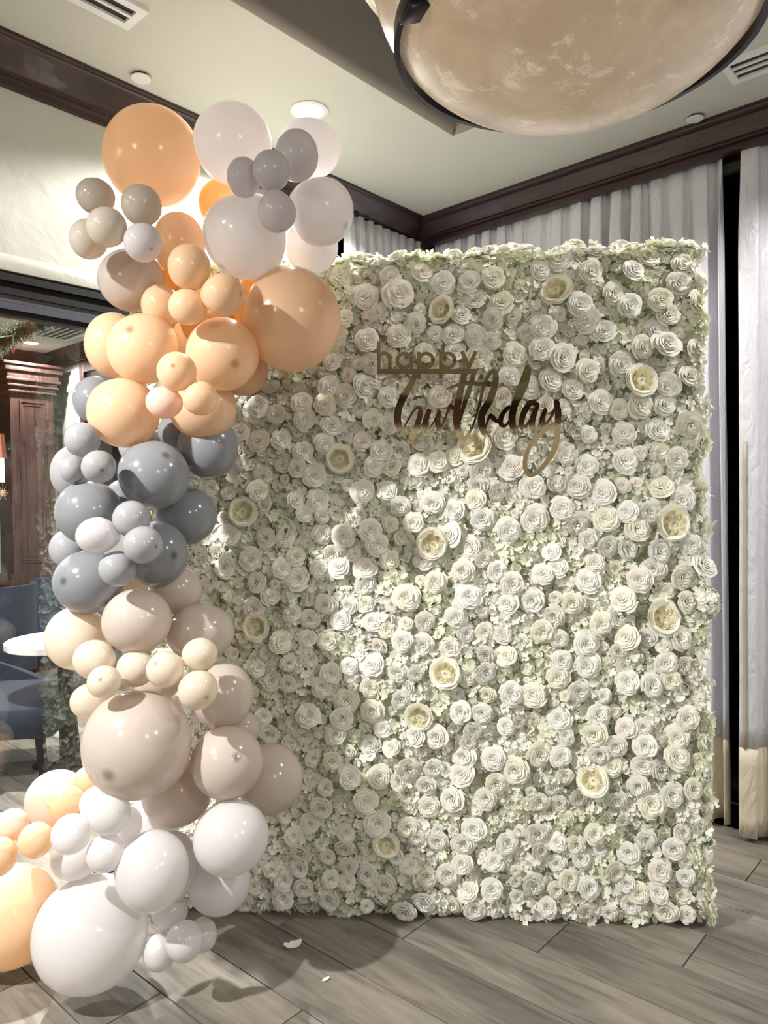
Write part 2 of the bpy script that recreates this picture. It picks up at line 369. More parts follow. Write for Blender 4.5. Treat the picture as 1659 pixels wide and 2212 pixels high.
tr = nd(m_glass, 'ShaderNodeBsdfTransparent'); tr.inputs[0].default_value = (.93, .95, .95, 1)
gl = nd(m_glass, 'ShaderNodeBsdfGlossy'); gl.inputs['Roughness'].default_value = .0
fr = nd(m_glass, 'ShaderNodeFresnel'); fr.inputs[0].default_value = 1.55
ma = nd(m_glass, 'ShaderNodeMath', operation='MULTIPLY'); ma.inputs[1].default_value = 1.6; lk(m_glass, fr.outputs[0], ma.inputs[0])
x = nd(m_glass, 'ShaderNodeMixShader'); lk(m_glass, ma.outputs[0], x.inputs[0]); lk(m_glass, tr.outputs[0], x.inputs[1]); lk(m_glass, gl.outputs[0], x.inputs[2])
lk(m_glass, x.outputs[0], nt.nodes['Material Output'].inputs[0])
link('glass_pane', mesh('glass_pane', [(.23, DY, .006), (OX1-.06, DY, .006), (OX1-.06, DY, 2.17), (.23, DY, 2.17)], [(0, 1, 2, 3)], m_glass), d1)

# ------------------------------------------------------------------ curtains
m_silk = mat('silver_satin', (218, 218, 226), .34, spec=.5)
bsdf(m_silk).inputs['Sheen Weight'].default_value = .3
def wrinkle(m):
    tc = nd(m, 'ShaderNodeTexCoord'); mp = nd(m, 'ShaderNodeMapping'); mp.inputs['Scale'].default_value = (4, 4, 1.6)
    lk(m, tc.outputs['Object'], mp.inputs[0])
    n = nd(m, 'ShaderNodeTexNoise'); n.inputs['Scale'].default_value = 4; n.inputs['Detail'].default_value = 5; n.inputs['Distortion'].default_value = 1.5
    lk(m, mp.outputs[0], n.inputs['Vector'])
    bp = nd(m, 'ShaderNodeBump'); bp.inputs['Strength'].default_value = .5; bp.inputs['Distance'].default_value = .03
    lk(m, n.outputs['Fac'], bp.inputs['Height']); lk(m, bp.outputs[0], bsdf(m).inputs['Normal'])
wrinkle(m_silk)
m_hem = mat('cream_satin', (226, 216, 196), .4); wrinkle(m_hem)
m_seam = mat('champagne_tape', (190, 176, 160), .5)
def curtain(label, p0, p1, out, lam, A0, A1, z1, hem, lean, seed, seam=None, group=None):
    """p0->p1 plan line of the rail, out = unit vector into the room"""
    rr = random.Random(seed); L = math.dist(p0, p1); d = ((p1[0]-p0[0])/L, (p1[1]-p0[1])/L)
    ph = [rr.uniform(0, 6.28) for _ in range(6)]
    def P(s, z, off=0):
        f = 1 - z/z1
        phi = 2*math.pi*s/lam + .9*math.sin(s*7+ph[0]) + .5*f*math.sin(s*11+ph[1]+2.2*f)
        A = (A0+(A1-A0)*min(1, f*7))*(.75+.35*math.sin(s*9+ph[2]))
        w = (2*math.sqrt(abs(math.sin(phi/2)))-1.1)*A + .004*math.sin(z*9+s*30+ph[3])*f
        sl = s + .35*A*math.sin(2*phi) + .012*f*math.sin(5*s+ph[4])
        o = w + lean*f + off
        return (p0[0]+d[0]*sl+out[0]*o, p0[1]+d[1]*sl+out[1]*o, z)
    n = max(12, int(L/lam*20))
    def grid(za, zb, m, s0=0, s1=L, n=n, off=0):
        vs = [P(s0+(s1-s0)*i/n, za+(zb-za)*j/m, off) for j in range(m+1) for i in range(n+1)]
        fs = [(j*(n+1)+i, j*(n+1)+i+1, (j+1)*(n+1)+i+1, (j+1)*(n+1)+i) for j in range(m) for i in range(n)]
        return vs, fs
    t = empty('curtain', (0, 0, 0)); props(t, label, 'curtain', group)
    vs, fs = grid(hem, z1, 26); o = link('drape', mesh('drape', vs, fs, m_silk, True), t)
    vs, fs = grid(.022, hem, 5); h = link('hem_band', mesh('hem_band', vs, fs, m_hem, True), t); h['label'] = 'cream hem band'
    for q in (o, h):
        md = q.modifiers.new('thickness', 'SOLIDIFY'); md.thickness = .004
    if seam is not None:
        vs, fs = grid(hem, 1.7, 16, seam-.003, seam+.003, 1, .005)
        q = link('seam_tape', mesh('seam_tape', vs, fs, m_seam, True), t); q['label'] = 'champagne tape down the seam'
        q.modifiers.new('thickness', 'SOLIDIFY').thickness = .003
    return t
XC = 3.46
curtain('grey satin curtain at the right edge, in front of the dark window, cream hem', (XC-.02, .955), (XC-.02, -.75), (-1, 0), .14, .028, .06, 3.0, .40, .075, 3, seam=.05, group='grey satin curtains under the cornice')
curtain('grey satin curtain filling the wall behind the flower wall', (XC, 2.62), (XC, 1.015), (-1, 0), .105, .025, .065, 3.0, .40, .03, 5, group='grey satin curtains under the cornice')
curtain('grey satin curtain on the left wall near the dark corner', (2.78, 2.70), (3.42, 2.70), (0, -1), .075, .02, .045, 2.99, .40, .0, 9, group='grey satin curtains under the cornice')

# ------------------------------------------------------------------ next room
wall('wall_far_back', (-4.3, 7.0, 0), (3.4, 7.15, 3.0)); wall('wall_far_right', (3.2, YL+.16, 0), (3.35, 7.1, 3.0)); wall('wall_far_left', (-4.3, YL+.1, 0), (-4.15, 7.1, 3.0))
c2 = B().box((-4.3, YL+.16, 2.9), (3.3, 7.1, 2.96)).done('ceiling_2', m_ceil); props(c2, kind='structure')
crown('trim_5', [((-4.1, 7.0, 2.9), (3.2, 7.0, 2.9), (0, -1, 0), (0, 0)), ((3.2, 7.0, 2.9), (3.2, 3.0, 2.9), (-1, 0, 0), (0, 0))], LC, m_wood2)
# panelled column
t = empty('panelled_column', (2.87, 6.86, 0)); props(t, 'tall brown panelled wooden column in the next room, seen through the glass', 'column')
B().box((-.19, -.14, .885), (.19, .14, 2.50)).done('shaft', m_wood2, t)
B().box((-.235, -.17, 0), (.235, .14, .84)).box((-.215, -.155, .84), (.215, .14, .885)).done('base', m_wood2, t, True)
b = B(); z = 2.49
for dz, ox in ((.02, .21), (.03, .20), (.02, .225), (.03, .215), (.025, .24), (.06, .225), (.05, .25), (.025, .27)):
    b.box((-ox, -ox+.04, z), (ox, .14, z+dz), .004); z += dz
b.done('capital', m_wood2, t, True)
def frame(bb, x0, x1, z0, z1, y, w, d):
    bb.box((x0, y-d, z0), (x0+w, y, z1)).box((x1-w, y-d, z0), (x1, y, z1)).box((x0+w, y-d, z0), (x1-w, y, z0+w)).box((x0+w, y-d, z1-w), (x1-w, y, z1))
b = B(); frame(b, -.115, .115, .98, 2.42, -.14, .014, .012); frame(b, -.098, .098, 1.0, 2.40, -.14, .02, .006); pmo = b.done('panel_moulding', m_wood2, t)
B().box((-.066, -.146, 1.03), (.066, -.14, 2.37)).done('raised_panel', m_wood2, pmo)
# recessed pilaster beside it, with a wall lamp
t = empty('panelled_pilaster', (2.36, 6.92, 0)); props(t, 'recessed brown panelled pilaster at the left edge behind the wall lamp', 'pilaster')
B().box((-.24, -.07, 0), (.24, .07, 2.55)).done('shaft', m_wood2, t)
B().box((-.26, -.11, 2.5), (.24, .07, 2.74), .01).done('capital', m_wood2, t)
b = B(); frame(b, -.17, .17, 1.0, 2.42, -.07, .02, .012); b.done('panel_moulding', m_wood2, t)
p = on_ax(1, 1012, 1, 6.72)
t = empty('wall_lamp', tuple(p)); props(t, 'lit glass wall lamp with a copper shade at the left edge', 'wall lamp')
m_sh = mat('lit_opal_glass', (255, 246, 226)); bsdf(m_sh).inputs['Emission Color'].default_value = (1, .9, .7, 1); bsdf(m_sh).inputs['Emission Strength'].default_value = 3
m_cop = mat('copper_shade', (150, 92, 70), .35, metal=.7)
B().tube((0, 0, -.12), (0, 0, .09), .03, n=20).done('glass_tube', m_sh, t, True)
B().tube((0, 0, .09), (0, 0, .30), .055, .035, n=20).done('shade', m_cop, t, True)
B().tube((0, 0, -.15), (0, 0, -.12), .02, n=12).box((-.01, 0, -.14), (.01, .13, -.12)).done('bracket', m_black, t)
p = on_ax(6, 1065, 1, 6.70)
m_star = mat('gold_glitter', (214, 190, 140), .3, metal=.6)
b = B()
for i in range(12):
    a = i*math.pi/6; r = .05 if i % 2 == 0 else .036
    b.tube((0, 0, 0), (r*math.cos(a), 0, 1.3*r*math.sin(a)), .007, .001, n=6)
b.tube((0, 0, .05), (0, 0, .17), .0015, n=5)
o = b.done('star_ornament', m_star, loc=tuple(p)); props(o, 'small gold glitter star hanging under the lit wall lamp', 'ornament')
# framed dark opening on the white wall
w3 = B().box((3.17, 5.3, 1.55), (3.196, 6.32, 2.66)).done('window_3', m_dark); props(w3, kind='structure')
b = B()
for a, c in (((3.15, 5.22, 1.47), (3.2, 5.3, 2.74)), ((3.15, 6.32, 1.47), (3.2, 6.40, 2.74)), ((3.15, 5.3, 1.47), (3.2, 6.32, 1.55)), ((3.15, 5.3, 2.66), (3.2, 6.32, 2.74))): b.box(a, c, .006)
b.done('window_casing', m_wood2, w3)
vent(2.62, 2.95, 4.7, 6.2, 2.9, 4, 'y', 'white slotted grille on the next room ceiling behind the pine garland', .03)

# pine garland
m_pine = mat('pine_green', (60, 92, 62), .6); m_pine2 = mat('pine_tips', (150, 160, 120), .6)
pts = [Vector(on_ax(x, y, 1, 3.06)) for x, y in ((-90, 800), (-40, 768), (0, 742), (50, 712), (100, 690), (150, 668), (230, 640))]
t = empty('pine_garland', tuple(pts[2])); props(t, 'green tinsel pine garland draped behind the top of the glass door', 'garland')
def cat(P, u):
    u = max(0, min(.9999, u))*(len(P)-1); i = int(u); f = u-i
    return P[i]*(1-f)+P[i+1]*f
wire = [cat(pts, i/30) - pts[2] for i in range(31)]
b = B()
for p, q in zip(wire, wire[1:]): b.tube(p, q, .006, n=6)
b.done('garland_wire', m_pine, t)
vs, fs, fm = [], [], []
for i in range(7000):
    c = cat(wire, rng.random()); a = rng.uniform(0, 6.283); l = rng.uniform(.035, .065)
    d = Vector((rng.uniform(-.35, .35), math.cos(a), math.sin(a))).normalized()*l
    w = d.orthogonal().normalized()*.002; k = len(vs)
    vs += [c-w, c+w, c+d+w*.4, c+d-w*.4]; fs.append((k, k+1, k+2, k+3)); fm.append(0 if rng.random() < .8 else 1)
o = link('pine_needles', mesh('pine_needles', vs, fs, [m_pine, m_pine2], fm=fm), t); o['kind'] = 'stuff'
p = Vector(on_ax(29, 752, 1, 3.02)) - pts[2]
m_bulb = mat('pink_bulb', (220, 90, 100), .3); m_wire = mat('clear_wire', (200, 205, 190), .4)
sk = B().tube(p+Vector((0, 0, .05)), p, .004, n=8).tube(p+Vector((-.09, 0, .02)), p+Vector((0, 0, .05)), .002, n=6).done('light_socket', m_wire, t)
B().tube(p, p-Vector((0, 0, .022)), .006, .002, n=10).done('fairy_bulb', m_bulb, sk)

# chairs and table in the next room
m_navy = mat('navy_velvet', (27, 34, 46), .85, spec=.2); bsdf(m_navy).inputs['Sheen Weight'].default_value = .08
m_blue = mat('slate_blue_velvet', (58, 74, 98), .85, spec=.2)
def tub_chair(x, y, rz, label, back=.47, w=.30, wall_m=m_navy, lowarm=True, scale=1.0):
    t = empty('tub_chair', (x, y, 0), rz); t.scale = (scale, scale, 1); props(t, label, 'chair', 'upholstered chairs in the next room')
    # curved shell opening toward +x
    n = 26; rows = []
    bm = bmesh.new()
    for j, (ri, zz) in enumerate([(1, 0), (1.02, .5), (1.04, 1.0), (.9, 1.0), (.86, .5), (.84, 0)]):
        row = []
        for i in range(n+1):
            a = math.pi*(.42+1.16*i/n); k = abs(i/n-.5)*2
            h = back*(1-.62*max(0, k-.35)/.65) if lowarm else back
            row.append(bm.verts.new((ri*w*1.05*math.cos(a)*(1.0), ri*w*math.sin(a), .28+zz*h)))
        rows.append(row)
    for A, Bq in zip(rows, rows[1:]+rows[:1]):
        for i in range(n): bm.faces.new((A[i], A[i+1], Bq[i+1], Bq[i]))
    bm.faces.new([r[0] for r in rows]); bm.faces.new([r[-1] for r in rows][::-1])
    bb = B(); bb.bm.free(); bb.bm = bm; bb.done('back_shell', wall_m, t, True)
    B().box((-.26, -.27, .27), (.27, .27, .44), .03).done('seat', m_navy, t, True)
    for sx in (-1, 1):
        for sy in (-1, 1): B().tube((sx*.2, sy*.2, .28), (sx*.22, sy*.22, 0), .024, .017, n=4).done('leg', m_black, t)
    return t
c = at(15, 1500, 4.1); tub_chair(c[0], c[1], math.radians(-42), 'navy velvet tub chair nearest the glass, below the round table', .36, scale=1.3)
c = at(-18, 1200, 5.5); tub_chair(c[0], c[1], math.radians(72), 'dark navy high-back chair behind the round table, at the left edge', .62, .29, lowarm=False)
c = at(150, 1200, 5.9); tub_chair(c[0], c[1], math.radians(215), 'slate blue chair half hidden behind the grey balloons', .62, .27, m_blue, lowarm=False)
c = on_z(140, 1378, .75)
t = empty('round_table', (c[0], c[1], 0)); props(t, 'small round table with a pale wood-look top behind the glass', 'table')
m_top = mat('pale_wood_top', (226, 224, 220), .4); noise_col(m_top, (206, 204, 200), (234, 232, 228), (2, 9, 1), 3, 6)
B().lathe([(.0005, .75), (.298, .75), (.302, .746), (.302, .716), (.298, .712), (.0005, .712)], n=64).done('table_top', m_top, t, True)
ped = B().tube((0, 0, .03), (0, 0, .712), .04, n=20).tube((0, 0, .69), (0, 0, .712), .15, n=20).done('pedestal', m_black, t, True, angle=40)
b = B()
for i in range(4):
    a = math.radians(20+90*i); b.tube((0, 0, .05), (.24*math.cos(a), .24*math.sin(a), .012), .028, .02, n=8)
b.lathe([(.0005, .06), (.06, .055), (.075, 0.002), (.0005, .002)], n=24).done('foot', m_black, ped)

# ------------------------------------------------------------------ balloons
def balloon_mesh():
    n, m = 40, 24; vs, fs = [], []
    prof = []
    for j in range(m+1):
        a = math.pi*j/m            # 0 at the round crown (-z), pi at the neck (+z)
        r = math.sin(a); z = -math.cos(a)
        if z > 0: z = z*(1+.16*z*z); r *= 1-.10*z
        prof.append((r, z))
    prof[0] = (0, -1)
    top = prof[-1][1]
    prof = prof[:-1] + [(.05, top+.0), (.03, top+.03)]
    vs.append((0, 0, -1))
    for r, z in prof[1:]:
        for i in range(n):
            a = 2*math.pi*i/n; vs.append((r*math.cos(a), r*math.sin(a), z))
    for i in range(n): fs.append((0, 1+(i+1) % n, 1+i))
    for j in range(len(prof)-2):
        for i in range(n):
            p, q = 1+j*n+i, 1+j*n+(i+1) % n; fs.append((p, q, q+n, p+n))
    return mesh('balloon', vs, fs, BM['white', False], True), top
bal_me, btop = balloon_mesh()
kb = B().lathe([(.012, 0), (.03, .012), (.034, .03), (.022, .045), (.03, .06), (.055, .095), (.06, .10), (.045, .09), (.01, .07)], n=16)
kn_o = kb.done('knot', BM['white', False], smooth=True, angle=80); knot_me = kn_o.data; bpy.data.objects.remove(kn_o)
G = 'balloons of the garland'
BAL = [
 # cx, cy, rx, ry, depth, colour, label, spot(px) or None, tail tilt (dx,dy in image) or None
 (330,340,109,116,2.22,'peach','giant peach balloon topmost at the left, against the crown moulding',None,(.5,.6)),
 (503,312,86,95,2.20,'white','large white balloon topmost in the middle, under the ceiling',None,(-.25,.6)),
 (667,322,69,68,2.32,'white','large white balloon directly under the ceiling downlight',None,None),
 (640,337,47,60,2.08,'pearl','pearl grey oval balloon overlapping the white one under the downlight',None,None),
 (586,369,41,47,1.98,'pearl','small pearl grey balloon in front at the centre of the top cluster',None,None),
 (527,384,37,46,2.03,'pearl','small pearl grey balloon leftmost of the top right cluster',None,None),
 (598,458,42,48,1.98,'pearl','small pearl grey balloon lowest of the top right cluster',(606,500),None),
 (694,458,72,78,2.18,'white','large white balloon furthest right, beside the crown moulding',(748,488),None),
 (530,512,93,96,2.12,'white','large white balloon in the centre above the flower wall corner',(473,585),None),
 (673,532,58,62,2.36,'white','white balloon tucked behind, just above the corner of the flower wall',None,None),
 (472,440,42,52,2.32,'orange','peach balloon with a backlit orange glow put into its colour, squeezed between the giant peach and white ones',None,None),
 (207,424,44,41,2.02,'sand','small sand balloon topmost of the left cluster of five',None,None),
 (306,443,45,47,1.98,'sand','small sand balloon at the right top of the left cluster of five',None,None),
 (231,491,46,45,1.96,'sand','small sand balloon in the middle of the left cluster of five',None,None),
 (192,517,43,45,2.04,'sand','small sand balloon lowest left of the cluster of five',None,None),
 (309,524,44,44,1.96,'pearl','small pale sand balloon with a dark tip, right in the left cluster',(327,536),None),
 (388,528,58,71,2.26,'peach','medium peach balloon behind the small ones below the giant peach one',None,None),
 (285,606,75,70,2.22,'taupe','large pinkish beige balloon below the left cluster of five',None,None),
 (409,578,47,52,1.98,'peach','small peach balloon upper one of the pair above the big orange balloon',None,None),
 (482,637,48,47,1.96,'peach','small peach balloon with a dark tip at its right, left of the big orange balloon',(523,633),None),
 (405,663,42,40,1.98,'peach','small peach balloon above the two large central peach balloons',None,None),
 (350,660,46,46,2.14,'peach','medium peach balloon half hidden left of the small peach one',None,None),
 (628,691,108,115,2.20,'peach','giant orange peach balloon overlapping the left edge of the flower wall',None,(-.6,.1)),
 (440,690,85,90,2.36,'orange','large peach balloon, backlit orange put into its colour, deep behind the peach cluster',None,None),
 (560,660,60,70,2.30,'orange','peach balloon, backlit orange put into its colour, behind the giant orange peach one',None,None),
 (480,765,81,81,2.12,'peach','large peach balloon with a dark tip, left of the HAPPY sign',(507,785),None),
 (311,755,82,79,2.12,'peach','large peach balloon with a dark tip near its top, in front at the left',(280,713),None),
 (248,747,65,72,2.24,'peach','large peach balloon leftmost, behind its twin',None,None),
 (382,803,44,43.5,1.96,'peach','small peach balloon with a dark tip between three large peach balloons',(374,790),None),
 (355,869,41,35,1.98,'pink','small rosy pink balloon',None,None),
 (433,860,39,38,1.97,'peach','small peach balloon right beside the rosy pink one',None,None),
 (267,891,81,77,2.12,'peach','large peach balloon lowest left of the peach section, above the greys',None,(.3,-.5)),
 (438,880,75,70,2.20,'peach','large peach balloon lowest right of the peach section',None,None),
 (522,800,58,56,2.34,'peach','peach balloon behind, touching the flowers left of the sign',None,None),
 (207,865,50,53,2.30,'gray','dark grey balloon topmost at the left behind the peach one',None,None),
 (178,950,40,38,2.04,'lgray','small light grey balloon upper left of the grey section',None,None),
 (213,1008,39,36,1.97,'lgray','small light grey balloon with a dark tip at its lower right, upper left greys',(220,1016),None),
 (160,1020,50,58,2.30,'lgray','light grey balloon leftmost behind the small grey ones',None,None),
 (158,1014,29,30,2.12,'lgray','smallest light grey balloon at the upper left',None,None),
 (332,1027,80,77,2.12,'gray','large grey balloon in the centre of the grey section',(360,982),None),
 (448,965,67,70,2.26,'gray','dark grey balloon right, against the flowers below the peach ones',None,None),
 (300,962,45,44,2.34,'lgray','grey balloon hidden behind the junction of peach and grey',None,None),
 (385,935,45,45,2.38,'gray','dark grey balloon deep behind below the lowest peach balloons',None,None),
 (193,1107,76,70,2.16,'gray','large grey balloon left of centre in the grey section',None,(.5,-.5)),
 (402,1115,67,63,2.28,'gray','dark grey balloon furthest right in the grey section',None,None),
 (284,1121,42,40,2.0,'lgray','small light grey balloon topmost of the lower grey four',None,None),
 (211,1157,49,40,1.98,'pearl','small pearly oval balloon left of the lower grey four',None,(.8,.1)),
 (308,1177,46,41,1.96,'lgray','small light grey balloon with a dark tip, right of the lower grey four',(339,1182),None),
 (254,1228,42,39,1.99,'lgray','small light grey balloon lowest of the lower grey four',None,None),
 (338,1196,71,71,2.18,'gray','large dark grey balloon behind the lower grey four at the right',(374,1201),None),
 (150,1185,45,43,2.28,'lgray','light grey balloon peeking out at the far left of the greys',None,None),
 (192,1257,81,69,2.14,'gray','large grey balloon lowest left, above the cream ones',(136,1253),None),
 (378,1275,60,56,2.26,'taupe','taupe balloon under the dark greys at the right',None,None),
 (296,1342,77.5,71,2.10,'taupe','large taupe balloon in front below the grey section',None,None),
 (432,1366,76,62,2.22,'taupe','large taupe balloon at the right, against the flowers',None,None),
 (167,1378,72,70,2.18,'cream','large cream balloon in front of the round table',None,None),
 (204,1424,48,43,2.04,'cream','small cream balloon upper left of the cream row',None,None),
 (225,1473,38,36,1.96,'cream','small cream balloon with a dark tip, front left of the cream row',(216,1467),None),
 (195,1514,45,39,2.08,'cream','small cream balloon lowest left of the cream row',None,None),
 (293,1444,44,40,2.06,'cream','small shaded cream balloon second in the cream row',None,None),
 (357,1446,42,40,1.98,'cream','small cream balloon in the centre of the cream row',(337,1432),None),
 (431,1413,40,36,2.02,'cream','small cream balloon topmost at the right of the cream row',None,None),
 (427,1490,45,44,1.97,'cream','small cream balloon with a dark tip, lowest right of the cream row',(447,1509),None),
 (478,1502,70,75,2.20,'taupe','large taupe balloon right of the cream row, beside the flowers',None,None),
 (298,1606,124,124,2.06,'taupe','giant beige balloon, the biggest in the middle of the garland',(234,1667),None),
 (490,1647,80,82,2.12,'taupe','large taupe balloon with a dark tip right of the giant beige one',(511,1638),None),
 (582,1683,73,79,2.28,'taupe','large taupe balloon furthest right, in front of the flowers',None,None),
 (522,1575,40,40,2.34,'taupe','taupe balloon peeking out above, against the flowers',None,None),
 (382,1713,77,76,2.22,'taupe','large taupe balloon below the giant beige one',None,None),
 (498,1809,84,85,2.14,'white','large white balloon upper right of the white base',None,None),
 (472,1905,70,77,2.26,'white','large white balloon lower right of the white base, beside the flowers',None,None),
 (329,1880,81,93,2.08,'white','large oval white balloon in the centre of the white base',None,(0,-.3)),
 (368,1872,58,80,2.24,'white','white balloon hidden just behind the oval white one',None,None),
 (198,2013,130,136,2.20,'white','giant white balloon standing on the floor',None,(.45,-.5)),
 (208,1737,37,40,2.16,'white','small white balloon tucked left under the giant beige one',None,None),
 (237,1757,48,49,2.06,'white','medium white balloon below the giant beige one',None,None),
 (278,1782,28,44,2.16,'white','narrow white balloon right of the medium one under the giant beige one',None,None),
 (154,1802,45,46,2.04,'white','medium white balloon left, beside the peach ones on the floor',None,None),
 (228,1843,43,44,2.05,'white','small white balloon above the giant white one',None,None),
 (165,1850,58,53,2.20,'white','white balloon in the shade above left of the giant white one',None,None),
 (335,1770,60,60,2.36,'white','white balloon deep inside the white base',None,None),
 (367,1970,40,41,2.22,'white','small white balloon hanging between the large ones low in the middle',None,None),
 (345,2057,37,44,2.18,'white','small white balloon lowest of the trio on the floor',None,None),
 (398,2033,41,48,2.12,'white','small white balloon in front of the trio on the floor',None,None),
 (436,2020,33,40,2.22,'white','small white balloon right of the trio on the floor',None,None),
 (290,1282,42,40,2.32,'cream','cream balloon glimpsed behind, between the lowest grey and taupe balloons',None,None),
 (335,1465,60,52,2.30,'taupe','taupe balloon in shade behind the small cream row',None,None),
 (268,1085,46,50,2.34,'gray','grey balloon glimpsed deep between the large grey ones',None,None),
 (395,590,60,60,2.38,'orange','peach balloon, backlit glow put into its colour, deep behind the small peach pair',None,None),
 (122,1726,70,65,2.36,'pink','large pinkish peach balloon at the back of the floor peach cluster',None,None),
 (140,1731,41,38,2.18,'peach','small yellow peach balloon in front of the pinkish one',(102,1737),None),
 (190,1684,32,30,2.34,'peach','small peach balloon peeking out beside the giant beige one',None,None),
 (201,1705,26,26,2.42,'peach','tiny peach balloon behind the white ones at the left',None,None),
 (26,1782,39,37,2.20,'pink','small pink peach balloon at the left edge',None,None),
 (78,1815,40,41,2.12,'peach','small peach balloon at the left of the white base',None,None),
 (-2,1850,42,45,2.12,'peach','small peach balloon cut by the left edge of the picture',None,None),
 (26,1977,112,119,2.34,'peach','giant peach balloon standing on the floor at the left edge',None,None),
]
DR, DU, DF = Vector(r_), Vector(u_), Vector(f_)
SP = [(388, 250), (560, 420), (430, 620), (380, 800), (300, 980), (280, 1150), (320, 1380), (370, 1550), (380, 1750), (300, 1900), (380, 2000)]
for (cx, cy, rx, ry, D, colr, label, spot_, tail) in BAL:
    if cy < 1750: D *= 1.035
    ax = abs(cx-829.5)/FPX; ay = abs(cy-1106)/FPX
    kx = 1/math.sqrt(1+ax*ax); ky = 1/math.sqrt(1+ay*ay)
    sx, sy = rx*D/FPX*kx, ry*D/FPX*ky; sz = max(sx, sy)*.98
    c = Vector(at(cx, cy, D))
    view = (c-Vector(CAM)).normalized(); right = view.cross(Vector((0, 0, 1))).normalized(); up = right.cross(view)
    if spot_:
        dx, dy = (spot_[0]-cx)/rx, -(spot_[1]-cy)/ry; l = math.hypot(dx, dy)
        if l > .93: dx, dy = dx/l*.93, dy/l*.93
        crown_dir = right*dx + up*dy - view*math.sqrt(max(.02, 1-dx*dx-dy*dy)); tz = -crown_dir
        if l > .6: sz *= .97
    elif tail:
        tz = right*tail[0] - up*tail[1] + view*math.sqrt(max(.05, 1-tail[0]**2-tail[1]**2))
    else:
        q = min(SP, key=lambda s: math.hypot(s[0]-cx, s[1]-cy)); dx, dy = (q[0]-cx)/150, (q[1]-cy)/150
        l = max(1, math.hypot(dx, dy)/.45); tz = right*(dx/l) - up*(dy/l) + view*.9
    tz = tz.normalized(); xx = (right - tz*right.dot(tz)).normalized(); yy = tz.cross(xx)
    root = empty('balloon', tuple(c)) if False else None
    o = link('balloon', bal_me); o.matrix_world = Matrix.Translation(c) @ Matrix((xx, yy, tz)).transposed().to_4x4() @ Matrix.Diagonal((sx, sy, sz, 1))
    m = BM[colr, bool(spot_)]
    o.material_slots[0].link = 'OBJECT'; o.material_slots[0].material = m
    props(o, label, 'balloon', G)
    k = link('knot', knot_me, o, loc=(0, 0, btop+.01)); k.material_slots[0].link = 'OBJECT'; k.material_slots[0].material = BM[colr, False]

# ------------------------------------------------------------------ flower wall
FP0 = np.array([1.967, 1.62, 0.0]); FE = np.array([.598, -.80, 0]); FE /= np.linalg.norm(FE); FN = np.array([-FE[1], FE[0], 0])
def to_wall(x, y, off=0.0):
    """picture point -> (s, z) on the flower surface plane, off metres in front of it"""
    d = ray(x, y); P = FP0 - FN*off; t = ((P-CAM)@FN)/(d@FN); q = CAM+t*d - P
    return q@FE, q[2]
fw = empty('flower_wall', tuple(FP0), math.atan2(FE[1], FE[0]))
props(fw, 'tall free-standing wall covered in white silk roses and pale green hydrangeas', 'flower wall')
X0, X1, ZT = -.97, .985, 2.315
B().box((X0+.03, .05, .03), (X1-.03, .15, ZT-.03)).done('backing_panel', m_backing, fw)
b = B()
for x in (X0+.1, 0, X1-.1): b.box((x-.02, .15, 0), (x+.02, .19, 2.2)).box((x-.02, .15, 0), (x+.02, .42, .03))
b.done('stand_frame', m_black, fw)
nr = np.random.default_rng(11)

def rose_template(seed):
    """unit rose facing +z: rows of cupped petals with rolled lips"""
    r = np.random.default_rng(seed); V, F = [], []
    rings = [(.10, .60, 2, 1.9), (.20, .63, 3, 1.25), (.31, .62, 3, 1.2), (.44, .585, 4, 1.0), (.58, .52, 5, .86), (.74, .42, 5, .82), (.92, .27, 6, .70)]
    a0 = r.uniform(0, 6.28)
    nu, nv = 6, 4
    for k, (R, h, n, w) in enumerate(rings):
        for i in range(n):
            a = a0 + k*1.1 + 2*math.pi*i/n + r.normal(0, .10)
            RR = R*(1+r.normal(0, .05)); hh = h + r.normal(0, .02); point = (.04+.10*(k >= 4)) * r.uniform(.3, 1.2)
            base = len(V); curl = .05 + .10*(k/6)*r.uniform(.6, 1.5); tw = r.uniform(.04, .12)
            for jv in range(nv+1):
                v = jv/nv
                for iu in range(nu+1):
                    u = -1+2*iu/nu
                    edge = 1-.30*abs(u)**3*v
                    rad = RR*(.30+.62*v**.6 + tw*u*.9*v)
                    z = hh*(v**.85)*edge - .0
                    if jv == nv-1: rad += curl*.35; z += .02
                    if jv == nv: rad = RR*(.30+.62*.97+tw*u*.9) + curl*(1.2)+point*(1-abs(u))**2*.6; z = hh*edge*.93 - curl*.35
                    rad += .012*math.sin(5*u+i*3+k)*v
                    V.append((rad*math.cos(a+u*w), rad*math.sin(a+u*w), z))
            for jv in range(nv):
                for iu in range(nu):
                    q = base+jv*(nu+1)+iu; F.append((q, q+1, q+nu+2, q+nu+1))
    # bud tip
    base = len(V); n = 8
    for j, (rr_, z) in enumerate([(.085, .35), (.075, .56), (.04, .61)]):
        for i in range(n): V.append((rr_*math.cos(6.283*i/n), rr_*math.sin(6.283*i/n), z))
    V.append((0, 0, .60))
    for j in range(2):
        for i in range(n): F.append((base+j*n+i, base+j*n+(i+1) % n, base+(j+1)*n+(i+1) % n, base+(j+1)*n+i))
    for i in range(n): F.append((base+2*n+i, base+2*n+(i+1) % n, base+3*n, base+3*n))
    F = [f if f[2] != f[3] else f[:3] for f in F]
    return np.array(V), F
